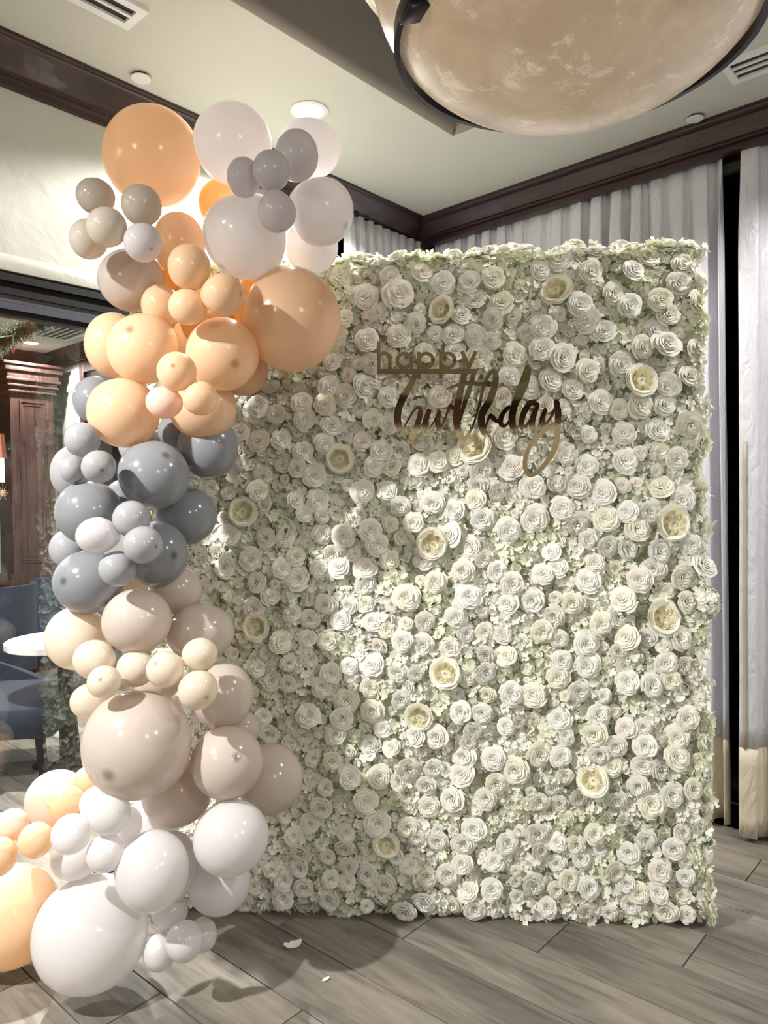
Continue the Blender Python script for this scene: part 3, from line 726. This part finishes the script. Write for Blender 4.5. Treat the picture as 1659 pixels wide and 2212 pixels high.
def garden_template(seed):
    r = np.random.default_rng(seed); V, F, FM = [], [], []
    def petal(a, w, R, h, mi, flare=.12, nu=6, nv=4, c=(0, 0), inner=.35, edge_=.25):
        base = len(V)
        for jv in range(nv+1):
            v = jv/nv
            for iu in range(nu+1):
                u = -1+2*iu/nu
                rad = R*(inner+(1-inner)*v**.6) + (flare if jv == nv else 0)*R
                z = h*v**.8*(1-edge_*abs(u)**3) - (flare*R*.4 if jv == nv else 0)
                rad += .02*math.sin(4*u+a*7)*v
                V.append((c[0]+rad*math.cos(a+u*w), c[1]+rad*math.sin(a+u*w), z))
        for jv in range(nv):
            for iu in range(nu):
                q = base+jv*(nu+1)+iu; F.append((q, q+1, q+nu+2, q+nu+1)); FM.append(mi)
    for R, h, n, w in ((.95, .36, 6, .68), (.88, .46, 6, .66), (.80, .52, 5, .78)):
        a0 = r.uniform(0, 6)
        for i in range(n): petal(a0+6.283*i/n+r.normal(0, .06), w, R*(1+r.normal(0, .03)), h, 0)
    # quartered heart: five lobes of nested folded petals opening outward
    for L in range(5):
        al = 6.283*L/5 + r.normal(0, .12)
        for k in range(4):
            d = .34; rr_ = .36-.085*k
            cx, cy = d*math.cos(al), d*math.sin(al)
            petal(al+r.normal(0, .05), 2.2, rr_, .47-.015*k, 1, .10, 9, 3, (cx, cy), .7, .10)
    b1 = len(V); V.append((0, 0, .26))
    for i in range(16): V.append((.72*math.cos(i*.3927), .72*math.sin(i*.3927), .24+.03*(i % 2)))
    for i in range(16): F.append((b1, b1+1+i, b1+1+(i+1) % 16)); FM.append(1)
    base = len(V)
    for i in range(6): V.append((.045*math.cos(i*1.047), .045*math.sin(i*1.047), .26))
    V.append((0, 0, .34))
    for i in range(6): F.append((base+i, base+(i+1) % 6, base+6)); FM.append(2)
    for i in range(14):     # stamens
        a = r.uniform(0, 6.28); b0 = len(V); t = .12*r.uniform(.6, 1.3)
        V += [(.02*math.cos(a), .02*math.sin(a), .27), (.02*math.cos(a+.8), .02*math.sin(a+.8), .27), (t*math.cos(a+.4), t*math.sin(a+.4), .42)]
        F.append((b0, b0+1, b0+2)); FM.append(2)
    return np.array(V), F, FM
ROSES = [rose_template(s) for s in range(7)]
rose_me = []
for k, (V, F) in enumerate(ROSES):
    rose_me.append(mesh('rose', V, F, m_rose, True))
gard_me = [mesh('garden_rose', V, F, [m_rosec, m_gard, m_heart], True, FM) for V, F, FM in (garden_template(s) for s in (1, 2, 3))]

LIST = {  # heads read off the photograph: window (x0, y0, scale) then x, y, radius in that window; G = open garden rose
(680, 490, 3.687): "187,360,85 350,245,95 595,380,78 850,340,82 1020,430,88 1240,420,88 1425,395,85 395,540,98 660,530,110 490,660,75 815,760,88 1020,655,108G 1170,690,78 1285,555,85 1490,600,95 1425,720,88 1105,845,88 1285,865,85 1410,895,72 665,865,92 410,895,88 960,835,65 870,990,75 1315,1015,95 1590,1015,88 1115,980,75 225,720,72 125,1060,70 340,1080,55 260,1170,62 455,1080,80 105,1265,90 380,1250,100 240,1335,88 75,1405,85 575,1345,82 995,1345,85 1495,1350,80 1555,1185,85 1110,1220,80 460,1520,82 125,1580,85 585,1560,75 1590,700,65 830,640,50 600,1030,75 1405,155,75 1590,145,85 1285,160,60 1225,200,45",
(1120, 490, 3.687): "185,310,90 345,240,90 580,335,88 320,500,115G 495,610,95 560,725,102 770,510,85 895,615,95 1155,570,88 1215,690,85 1335,265,85 1300,420,92 1435,580,80 1060,210,90 925,330,82 1225,120,85 1405,115,75 475,55,85 665,165,72 70,130,65 855,90,62 965,105,55 195,790,92 340,670,58 690,820,90 1115,800,80 60,820,60 75,915,50 190,970,92 345,1030,105 1000,950,90 1185,930,105 1440,960,85 555,1140,88 830,1085,95 545,1010,42 265,1215,95 440,1290,82 980,1225,130G 1205,1260,95 1375,1185,85 670,1390,90 820,1445,75 985,1410,98 1180,1410,88 220,1415,70 1135,1610,90 1390,1560,95 95,1270,80 850,1640,80 560,1650,65 360,1430,60",
(400, 850, 3.687): "555,95,82 710,160,78 920,70,78 1110,75,88 1270,35,80 945,195,82 1160,260,80 1105,390,78 575,370,82 745,365,80 420,310,72 925,460,78 890,590,78 1020,650,92 600,650,78 430,555,68 1405,380,75 1230,510,112G 1490,190,82 1610,240,75 1555,455,88 1500,575,78 1640,585,78 565,780,90 320,790,62 190,750,60 455,940,115G 620,900,72 870,845,72 1045,855,85 940,955,72 1080,975,62 1290,730,50 1400,780,90 1610,780,75 1395,960,50 295,995,60 330,1130,82 630,1155,80 775,1150,82 1080,1120,78 1250,1140,92 1465,1090,90 1525,1200,85 1625,1040,65 500,1320,85 300,1390,85 175,1510,65 565,1510,82 755,1400,78 870,1310,78 1165,1275,78 1335,1290,58 890,1480,95 1060,1400,80 1215,1390,85 1430,1405,95 1430,1530,80 1620,1330,75 660,1630,75 265,1540,45 690,1530,45 780,680,40",
(820, 920, 4.1475): "30,240,85 150,370,100 355,345,95 525,325,92 680,270,82 860,190,142G 1120,95,105 1300,160,65 915,385,105 765,395,60 1190,365,105 80,580,88 180,715,88 95,870,88 300,870,88 485,690,98 660,755,98 890,525,95 870,665,92 1055,585,80 1380,545,110 1590,510,72 1640,740,100 930,825,110 1400,835,120 1150,935,105 645,980,100 820,1075,92 465,1050,138G 20,1050,80 120,1200,108 395,1215,88 755,1305,100 930,1195,82 1055,1310,90 1190,1425,108 1470,1340,90 1610,1280,85 500,1400,98 240,1550,115 800,1540,112 1150,1600,100 1380,1570,108 1550,1140,80 370,1400,50 1590,1550,60 120,1620,70",
(1190, 920, 4.1475): "340,145,98 140,250,98 330,360,95 660,110,102 985,70,108 1265,60,95 675,310,105 1000,220,85 1150,280,95 825,235,60 175,400,60 255,530,110 485,610,115 1015,550,98 1205,665,105 665,530,65 785,515,50 980,395,55 120,760,95 240,870,115 505,835,108 700,775,92 895,765,100 785,920,108 1090,875,152G 350,1010,92 520,1070,88 700,1110,98 975,1130,105 1295,1060,92 100,1285,98 410,1235,85 345,1400,105 185,1410,58 940,1285,95 820,1380,108 1200,1350,105 1380,1265,105 205,1590,100 660,1580,120 1240,1590,92 30,1140,75 60,500,60 135,600,45 1390,130,80",
(480, 1250, 4.1475): "300,60,80 405,210,88 270,280,95 300,440,125G 505,580,105 610,330,80 770,370,88 755,545,80 930,570,92 915,240,95 1130,250,82 1275,240,80 1055,380,90 1340,400,92 1540,300,85 1470,470,82 1610,570,90 1280,80,85 1600,180,80 1030,170,45 1640,420,60 570,770,78 290,820,78 425,940,95 580,950,78 960,870,95 880,990,98 1130,805,78 1145,905,72 1335,800,105 1315,1000,92 1570,860,95 1040,1000,55 1160,1000,50 1100,1115,105 1070,1260,98 755,1250,105 1340,1200,108 1590,1110,85 345,1260,75 410,1400,90 615,1340,82 715,1430,80 1000,1420,100 1435,1370,82 1320,1510,90 1515,1540,78 1260,1370,50 80,690,50 590,1500,70 790,1640,75 970,1650,85 130,420,55",
(840, 1290, 4.1475): "60,140,80 320,230,85 600,185,92 180,295,88 115,420,88 305,440,98 555,470,92 690,335,85 870,320,85 1020,345,85 1080,95,92 1300,75,105 1490,180,100 1385,310,98 1540,390,75 880,525,92 1060,540,90 1565,585,88 80,690,85 235,700,75 505,695,132G 715,725,95 860,680,98 1255,660,55 1525,735,98 895,890,75 1100,880,105 1300,890,100 110,940,105 650,1050,98 835,1055,90 270,1080,122G 245,1265,90 430,1265,105 755,1210,88 710,1320,75 1050,1175,75 1170,1150,60 1545,1115,98 1590,1270,80 15,1385,70 680,1455,100 935,1465,100 1350,1430,108 1550,1450,90 165,1550,110 400,1555,88 655,1610,98 1140,1570,120 1590,1620,75 850,150,50 950,140,45 1600,900,50 1490,970,45 1190,1300,45",
(1190, 1290, 4.1475): "210,60,100 45,180,90 660,60,115 1240,60,95 465,245,95 620,180,90 1005,195,150G 325,430,105 85,390,80 700,370,108 900,370,92 1165,385,105 1030,455,70 620,500,78 125,590,90 345,630,105 675,640,80 85,740,85 700,770,108 1040,600,100 1210,620,80 910,800,105 1090,755,92 265,855,98 490,910,65 75,1110,100 440,1080,98 140,1275,85 410,1250,110 700,1200,90 850,1190,75 1240,1105,100 1160,1280,102 595,1350,92 860,1350,100 455,1430,95 90,1450,98 1140,1460,108 565,1550,92 840,1540,98 1000,1580,95 145,1600,80 1490,1370,70 1380,1320,65 1490,1620,80",
(500, 1620, 4.1475): "715,160,80 880,190,118G 1050,285,98 1320,265,105 1560,190,110 1490,310,80 1200,475,105 1430,40,82 835,365,75 800,530,98 685,700,85 540,800,82 610,940,95 605,1080,88 1010,780,88 1000,910,88 1300,690,115 1385,870,105G 1580,720,95 1215,800,70 1470,985,78 1600,1070,85 1040,1080,80 850,1000,70 455,1200,90 630,1280,85 345,1110,72 220,1080,65 185,1250,70 450,1360,95 880,1190,80 1025,1220,80 860,1380,98 1205,1160,92 1370,1240,98 90,1420,85 1550,1480,100 1200,1440,60 1090,530,50 780,880,55 450,640,60 1330,1330,60",
(860, 1640, 4.366): "330,110,85 270,265,95 610,205,105 925,250,100 1110,140,120 290,480,95 515,395,115 840,390,95 740,490,75 1345,430,95 90,660,92 715,700,110 1035,830,98 620,830,100 370,810,95 1320,730,105 1345,880,85 1515,830,85 110,1040,95 605,1020,92 910,1010,92 1520,1040,82 270,1150,92 470,1120,100 1285,1220,115 660,1280,95 890,1280,100 1500,1270,80 1620,1170,95 250,1390,108 720,1450,100 70,1470,95 1420,1440,90 1600,180,80 1160,480,50 1260,340,50 480,530,60 610,500,60 910,610,55 1160,720,55 1120,1200,60 1120,1090,50 1170,620,40 520,710,50 380,700,50 180,770,80",
(1200, 1640, 4.254): "115,175,80 355,225,140G 545,120,85 825,95,95 1000,150,92 780,265,95 225,375,85 585,395,85 895,450,125 1085,360,108 1295,305,95 1480,200,90 1130,40,100 50,40,85 440,20,90 370,720,90 205,820,85 250,960,95 40,1010,80 125,1140,90 315,1230,100 700,900,95 845,770,88 1105,850,95 1200,720,85 980,1060,100 1220,960,70 560,1060,90 670,1170,90 780,1260,95 960,1260,90 720,1390,90 1040,1430,108 1215,1110,75 1450,1180,75 1460,1370,80 290,1450,75 1240,1480,70 40,1260,70 510,1450,65 640,600,60 1100,1130,60 130,1360,60 400,1450,50 1350,650,70",
}
heads = []   # s, z, radius, garden?
for (x0, y0, sc), txt in LIST.items():
    for w in txt.split():
        g = w.endswith('G'); x, y, R = (float(v) for v in w.rstrip('G').split(','))
        s, z = to_wall(x0+x/sc, y0+y/sc, .02); rad = R/sc/FPX*2.5*1.06
        if any(math.hypot(s-a, z-c) < .55*(rad+q) for a, c, q, _ in heads): continue
        heads.append((s, z, rad, g))
def near(s, z, arr): return arr
extra = []
for _ in range(9000):
    s, z, rad = nr.uniform(X0, X1), nr.uniform(.04, ZT), nr.uniform(.020, .034)
    if all(math.hypot(s-a, z-c) > .86*(rad+q) for a, c, q, *_ in heads+extra): extra.append((s, z, rad))
    if len(extra) > 330: break
def basis(nrm, spin):
    z = Vector(nrm).normalized(); x = z.orthogonal().normalized(); x = Matrix.Rotation(spin, 3, z) @ x; y = z.cross(x)
    return Matrix((x, y, z)).transposed()
items = []   # big first
for s, z, rad, g in heads:
    up = max(0, (z-(ZT-.07))/.07); rt = max(0, (s-(X1-.06))/.06)
    s2 = min(s, X1+.0); z = min(z, ZT+.022); depth = .016 - .35*(rad-.034) + nr.uniform(-.010, .008)
    if g: depth = .004
    n = Vector((nr.normal(0, .22)+rt*.8, -1, nr.normal(0, .20)+.05+up*.9))
    items.append((rad, g, Vector((s2, depth+.03*up, z)), basis(n, nr.uniform(0, 6.28))))
for s, z, rad in extra:
    n = Vector((nr.normal(0, .3), -1, nr.normal(0, .3))); items.append((rad, False, Vector((s, .034+nr.uniform(-.006, .006), z)), basis(n, nr.uniform(0, 6.28))))
# top and side faces
x = X0+.03
while x < X1:
    rad = nr.uniform(.03, .04)
    for y in (.045, .12):
        if nr.random() < .8: items.append((rad*nr.uniform(.8, 1), False, Vector((x+nr.uniform(-.02, .02), y+nr.uniform(-.015, .015), ZT-.012+nr.uniform(0, .018))), basis((nr.normal(0, .3), nr.normal(-.35, .3), 1), nr.uniform(0, 6))))
    x += rad*2.2
z = .05
while z < ZT:
    rad = nr.uniform(.028, .038)
    for sgn, X in ((1, X1), (-1, X0)):
        if nr.random() < .6: items.append((rad, False, Vector((X-sgn*.012, .09+nr.uniform(-.03, .04), z)), basis((sgn, nr.normal(-.4, .3), nr.normal(0, .3)), nr.uniform(0, 6))))
    z += rad*2.3
items.sort(key=lambda i: -i[0] - (1 if i[1] else 0))
def instances(tpls, lst):
    VV, FF, off = [], [], 0
    for ti, mat3, pos, sc in lst:
        V, F = tpls[ti]; VV.append((V*sc) @ np.array(mat3).T + np.array(pos)); FF.append((F, off)); off += len(V)
    return np.concatenate(VV), FF
def fast_mesh(name, V, loops_list, mats, sizes=None):
    me = bpy.data.meshes.new(name); loops = np.concatenate([l for l, _ in loops_list]); cnt = np.concatenate([c for _, c in loops_list])
    me.vertices.add(len(V)); me.vertices.foreach_set('co', V.astype(np.float32).ravel())
    me.loops.add(len(loops)); me.loops.foreach_set('vertex_index', loops.astype(np.int32))
    me.polygons.add(len(cnt)); st = np.concatenate([[0], np.cumsum(cnt)[:-1]])
    me.polygons.foreach_set('loop_start', st.astype(np.int32)); me.polygons.foreach_set('loop_total', cnt.astype(np.int32))
    for m in mats: me.materials.append(m)
    me.update(calc_edges=True); me.polygons.foreach_set('use_smooth', [True]*len(cnt)); return me
RL = [(np.array([i for f in F for i in f]), np.array([len(f) for f in F])) for V, F in ROSES]
stuff, n_ind = [], 0
for k, (rad, g, pos, R3) in enumerate(items):
    if g or n_ind < 285:
        me = gard_me[k % 3] if g else rose_me[k % 7]
        o = link('garden_rose' if g else 'rose', me, fw)
        o.matrix_local = Matrix.Translation(pos) @ R3.to_4x4() @ Matrix.Diagonal((rad, rad*nr.uniform(.92, 1.08), rad*(1.25 if not g else 1.0), 1))
        if g: o['label'] = 'open cream garden rose with a quartered yellow heart'
        else:
            n_ind += 1; o.material_slots[0].link = 'OBJECT'; o.material_slots[0].material = (m_rose, m_rose, m_roseb, m_rosec)[int(nr.integers(4))]
    else: stuff.append((int(nr.integers(7)), R3, pos, rad))
for nm, m, sel in (('small_roses', m_rose, stuff[0::3]), ('small_roses', m_rosec, stuff[1::3]), ('small_roses', m_roseb, stuff[2::3])):
    VV, LL, off = [], [], 0
    for ti, R3, pos, sc in sel:
        V, F = ROSES[ti]; VV.append((V*np.array([sc, sc, sc*1.3])) @ np.array(R3).T + np.array(pos)); l, c = RL[ti]; LL.append((l+off, c)); off += len(V)
    o = link(nm, fast_mesh(nm, np.concatenate(VV), LL, [m]), fw); o['kind'] = 'stuff'

# hydrangea florets: four ruffled petals each, in domed heads between the roses
def floret(seed):
    r = np.random.default_rng(seed); V, F = [], []
    for i in range(4):
        a = i*math.pi/2 + r.normal(0, .12); b0 = len(V); L = r.uniform(.85, 1.1); W = r.uniform(.40, .52); lift = r.uniform(.05, .55)
        for j in range(4):
            v = j/3
            for q in (-1, 0, 1):
                wd = W*math.sin(min(1, .18+v*.95)*math.pi*.62)*q
                z = lift*v**1.3 + .14*abs(q)*v + r.normal(0, .06)*v - (.1 if j == 3 and q else 0)
                rr_ = L*v*(1-.13*abs(q)*(j == 3)); V.append((rr_*math.cos(a)-wd*math.sin(a), rr_*math.sin(a)+wd*math.cos(a), z))
        for j in range(3):
            for q in range(2): p = b0+j*3+q; F.append((p, p+1, p+4, p+3))
    return np.array(V), F
FL = [floret(s) for s in range(9)]; FLL = [(np.array([i for f in F for i in f]), np.array([len(f) for f in F])) for V, F in FL]
H = np.array([(a, c, q) for a, c, q, *_ in heads]); 
# hydrangea head centres
hc = []
for _ in range(4000):
    p = (nr.uniform(X0, X1), nr.uniform(.03, ZT))
    if all(math.hypot(p[0]-q[0], p[1]-q[1]) > .085 for q in hc): hc.append(p)
hc = np.array(hc); hgreen = nr.random(len(hc)) < .45
groups = {0: [], 1: []}
def put(pos, nrm, near_head):
    R3 = basis(nrm, nr.uniform(0, 6.28)); groups[near_head].append((int(nr.integers(9)), R3, pos, nr.uniform(.0145, .0215)))
st = .0165
for s in np.arange(X0, X1+.001, st):
    for z in np.arange(.02, ZT+.001, st):
        ss, zz = s+nr.uniform(-.012, .012), z+nr.uniform(-.012, .012)
        dd = np.hypot(H[:, 0]-ss, H[:, 1]-zz)/H[:, 2]
        if dd.min() < .78: continue
        k = np.argmin(np.hypot(hc[:, 0]-ss, hc[:, 1]-zz)); dx, dz = ss-hc[k, 0], zz-hc[k, 1]; d = math.hypot(dx, dz)
        dome = .026*max(0, 1-(d/.07)**2)
        y = .044 - dome + nr.uniform(-.012, .012)
        put((ss, y, zz), (dx*14+nr.normal(0, .45), -1, dz*14+nr.normal(0, .45)), int(hgreen[k]))
for s in np.arange(X0-.005, X1+.006, .017):
    for y in np.arange(.0, .17, .017):
        b_ = .012*math.sin(s*23+y*40)+.008*math.sin(s*61)
        put((s+nr.uniform(-.008, .008), y+nr.uniform(-.008, .008), ZT-.012+b_+nr.uniform(-.01, .012)), (nr.normal(0, .5), nr.normal(-.3, .5), 1), int(math.sin(s*17) > .1))
for z in np.arange(.02, ZT, .017):
    for y in np.arange(.0, .17, .017):
        b_ = .010*math.sin(z*19+y*30)+.008*math.sin(z*47)
        for sgn, X in ((1, X1), (-1, X0)):
            put((X+sgn*(b_+nr.uniform(-.01, .012)), y+nr.uniform(-.008, .008), z+nr.uniform(-.008, .008)), (sgn, nr.normal(-.4, .5), nr.normal(0, .5)), int(math.sin(z*13) > -.1))
# a hydrangea head bulging out at the right edge
s0, z0 = to_wall(1545, 1305, 0)
for _ in range(170):
    v = Vector((nr.normal(), nr.normal(), nr.normal())).normalized()
    if v.x < -.4: continue
    put((s0-.035+v.x*.05, .03+v.y*.05, z0+v.z*.055), tuple(v), 0)
for g, m in ((0, m_hyd), (1, m_hydg)):
    VV, LL, off = [], [], 0
    for ti, R3, pos, sc in groups[g]:
        V, F = FL[ti]; VV.append((V*sc) @ np.array(R3).T + np.array(pos)); l, c = FLL[ti]; LL.append((l+off, c)); off += len(V)
    o = link('hydrangea_florets', fast_mesh('hydrangea_florets', np.concatenate(VV), LL, [m]), fw); o['kind'] = 'stuff'
    print('florets', g, len(groups[g]))
print('roses', len(heads), 'extra', len(extra), 'items', len(items), 'individual', n_ind)
# a few green leaves showing between the flowers
for (px, py, ang) in ((605, 918, .5), (1345, 1322, 1.2), (1505, 1320, 2.4), (1252, 1585, .1), (1425, 1766, .4), (1512, 1750, .9), (1425, 572, 2.2), (1440, 665, .3), (1200, 1000, 1.9), (1532, 1822, -.5), (1544, 1815, .3), (618, 1140, .6)):
    s, z = to_wall(px, py, .02); V = []
    for j in range(6):
        v = j/5
        for q in (-1, 0, 1): V.append((v*.024, q*.007*math.sin(math.pi*min(.98, .08+v*.92)), .004*abs(q)+.008*math.sin(v*3)))
    Fq = [(j*3+q, j*3+q+1, j*3+q+4, j*3+q+3) for j in range(5) for q in (0, 1)]
    o = link('leaf', mesh('leaf', V, Fq, m_leaf, True), fw)
    o.matrix_local = Matrix.Translation((min(s, X1+.01), -.008, z)) @ basis((0.1, -1, .2), ang).to_4x4()

# ------------------------------------------------------------------ gold mirror sign
SO = .070
sg = empty('happy_birthday_sign', tuple(FP0-FN*SO), math.atan2(FE[1], FE[0]))
props(sg, 'gold mirror lettering reading happy birthday, HAPPY in plain type above a flowing script', 'sign')
def wp(x, y):
    s, z = to_wall(780+x/3.318, 700+y/3.318, SO); return Vector((s, 0, z))
def smooth(P, k=5):
    if len(P) < 3: return P
    out = []
    for i in range(len(P)-1):
        p0, p1, p2, p3 = P[max(0, i-1)], P[i], P[i+1], P[min(len(P)-1, i+2)]
        for j in range(k):
            t = j/k; out.append(tuple(.5*((2*b_)+(-a+c)*t+(2*a-5*b_+4*c-d)*t*t+(-a+3*b_-3*c+d)*t**3) for a, b_, c, d in zip(p0, p1, p2, p3)))
    return out+[P[-1]]
def strokes(name, lst, th=.003):
    V, F = [], []
    for k, st_ in enumerate(lst):
        flat = st_[0] == 'flat'; P = st_[1:] if flat else st_
        P = [(p[0], p[1], p[2] if len(p) > 2 else 26) for p in P]
        if not flat: P = smooth(P)
        y0 = -.0003*k/len(lst)
        pts = [(wp(x, y), w/3.318/FPX*2.48/2) for x, y, w in P]
        L, R_ = [], []
        for i, (p, w) in enumerate(pts):
            d = pts[min(i+1, len(pts)-1)][0]-pts[max(i-1, 0)][0]; d.y = 0; d = d.normalized(); nn = Vector((-d.z, 0, d.x)); L.append(p+nn*w); R_.append(p-nn*w)
        poly = list(L)
        if not flat:
            p, w = pts[-1]; d = (pts[-1][0]-pts[-2][0]).normalized(); nn = Vector((-d.z, 0, d.x))
            poly += [p+nn*w*math.cos(a)+d*w*math.sin(a) for a in (math.pi*i/6 for i in range(1, 6))]
        nL = len(L); poly = L
        b0 = len(V); n = len(L)
        for side in (y0-th, y0):
            for a, c in zip(L, R_): V.append((a.x, side, a.z)); V.append((c.x, side, c.z))
        for i in range(n-1):
            q = b0+2*i; F.append((q, q+1, q+3, q+2)); q2 = q+2*n; F.append((q2, q2+2, q2+3, q2+1))
            F.append((q, q+2, q2+2, q2)); F.append((q+1, q2+1, q2+3, q+3))
        F.append((b0, b0+2*n, b0+2*n+1, b0+1)); F.append((b0+2*n-2, b0+2*n-1, b0+4*n-1, b0+4*n-2))
        if not flat:
            for (p, w) in (pts[0], pts[-1]):
                b1 = len(V); m = 14
                for side in (y0-th, y0):
                    for i in range(m): a = 6.2832*i/m; V.append((p.x+w*math.cos(a), side, p.z+w*math.sin(a)))
                F.append(tuple(b1+i for i in range(m))); F.append(tuple(b1+m+i for i in range(m))[::-1])
                for i in range(m): j = (i+1) % m; F.append((b1+i, b1+m+i, b1+m+j, b1+j))
    me = mesh(name, V, F, m_gold); bm = bmesh.new(); bm.from_mesh(me); bmesh.ops.recalc_face_normals(bm, faces=bm.faces); bm.to_mesh(me); bm.free()
    return link(name, me, sg)
def arc(cx, cy, r, a0, a1, w=26, n=14): return [(cx+r*math.cos(math.radians(a0+(a1-a0)*i/n)), cy+r*math.sin(math.radians(a0+(a1-a0)*i/n)), w) for i in range(n+1)]
happy = [['flat', (126, 125, 26), (126, 325, 26)], [(126, 262, 24)] + arc(166, 250, 40, 180, 360, 26) + [(206, 290, 26), (206, 322, 26)],
         arc(310, 262, 50, 0, 360), ['flat', (361, 200, 26), (361, 322, 26)],
         arc(466, 262, 50, 0, 360), ['flat', (415, 200, 26), (415, 396, 26)],
         arc(622, 262, 50, 0, 360), ['flat', (572, 200, 26), (572, 392, 26)],
         ['flat', (722, 196, 28), (776, 318, 28)], ['flat', (822, 196, 28), (748, 362, 28)],
         ['flat', (113, 340, 36), (826, 340, 34)]]
strokes('happy_lettering', happy)
bday = [
 [(385, 345, 22), (375, 400, 34), (330, 480, 40), (275, 590, 42), (262, 690, 42), (285, 785, 36)],
 [(285, 790, 14), (330, 700, 12), (380, 618, 14), (415, 600, 20), (425, 640, 30), (400, 730, 36), (352, 835, 36)],
 [(352, 838, 16), (410, 760, 12), (470, 670, 12), (492, 612, 26), (465, 690, 36), (462, 782, 34)],
 [(462, 784, 14), (510, 720, 10), (565, 620, 18), (548, 690, 34), (562, 765, 34)],
 [(562, 768, 14), (600, 680, 10), (640, 588, 22), (662, 608, 22), (690, 596, 16)],
 [(745, 330, 34), (722, 440, 40), (695, 560, 42), (684, 680, 42), (700, 775, 40), (735, 818, 32), (778, 780, 16), (815, 690, 12), (850, 575, 12)],
 [(812, 338, 30), (775, 470, 30), (735, 590, 26), (700, 720, 14)],
 [(612, 468, 10), (680, 442, 20), (760, 425, 24), (850, 432, 24), (920, 430, 34)],
 [(850, 580, 18), (880, 440, 20), (925, 350, 24), (962, 345, 30), (962, 420, 38), (925, 540, 42), (868, 640, 44), (862, 720, 42), (880, 780, 34)],
 [(880, 782, 14), (905, 700, 14), (925, 655, 20), (945, 672, 30), (975, 700, 20), (1010, 680, 18)],
 [(1110, 612, 20), (1060, 598, 22), (1012, 650, 28), (1000, 712, 30), (1035, 728, 20), (1080, 670, 14), (1110, 620, 12)],
 [(1192, 305, 28), (1160, 400, 34), (1120, 520, 40), (1085, 640, 42), (1084, 720, 40), (1104, 782, 32)],
 [(1206, 320, 24), (1180, 440, 28), (1120, 560, 24), (1090, 640, 12)],
 [(1104, 782, 12), (1135, 720, 10), (1160, 660, 12)],
 [(1262, 580, 30), (1215, 565, 34), (1165, 640, 36), (1148, 722, 30), (1180, 730, 18), (1225, 660, 12), (1262, 590, 14)],
 [(1264, 590, 24), (1232, 670, 36), (1226, 730, 36), (1245, 775, 32)],
 [(1245, 778, 12), (1285, 700, 10), (1325, 605, 20), (1300, 670, 32), (1300, 735, 30), (1345, 690, 14), (1392, 600, 14)],
 [(1400, 562, 34), (1412, 640, 38), (1406, 760, 36), (1390, 880, 34), (1340, 975, 30), (1265, 1060, 26), (1205, 1082, 26), (1176, 1030, 26), (1180, 950, 26), (1220, 860, 26), (1300, 775, 26), (1390, 715, 24), (1465, 690, 12)],
]
strokes('birthday_lettering', [[(x, y, w*1.18) for x, y, w in s] for s in bday])

# ------------------------------------------------------------------ fallen petals
def petal_thing(px, py, label, parts):
    c = on_z(px, py, 0); t = empty('fallen_petal', tuple(c)); props(t, label, 'petal', 'petals fallen on the floor tiles')
    for (dx, dy, a, L, W, tilt) in parts:
        V = []
        for j in range(6):
            v = j/5
            for q in (-1, -.5, 0, .5, 1):
                V.append((v*L, q*W*math.sin(math.pi*min(.93, .1+v*.83)), .003+abs(q)**2*.005*v+v*L*tilt))
        F = [(j*5+q, j*5+q+1, j*5+q+6, j*5+q+5) for j in range(5) for q in range(4)]
        link('petal', mesh('petal', V, F, m_hyd, True), t, (dx, dy, 0), (0, 0, a))
petal_thing(632, 2048, 'white floret of loose petals lying on the floor in front of the flower wall', [(0, 0, 2.3, .03, .014, .25), (0, 0, -.3, .034, .017, .3), (0, 0, .9, .024, .011, .2)])
petal_thing(696, 2121, 'single small cream petal scrap lying nearer the camera on the floor', [(0, 0, -.4, .024, .007, .05)])
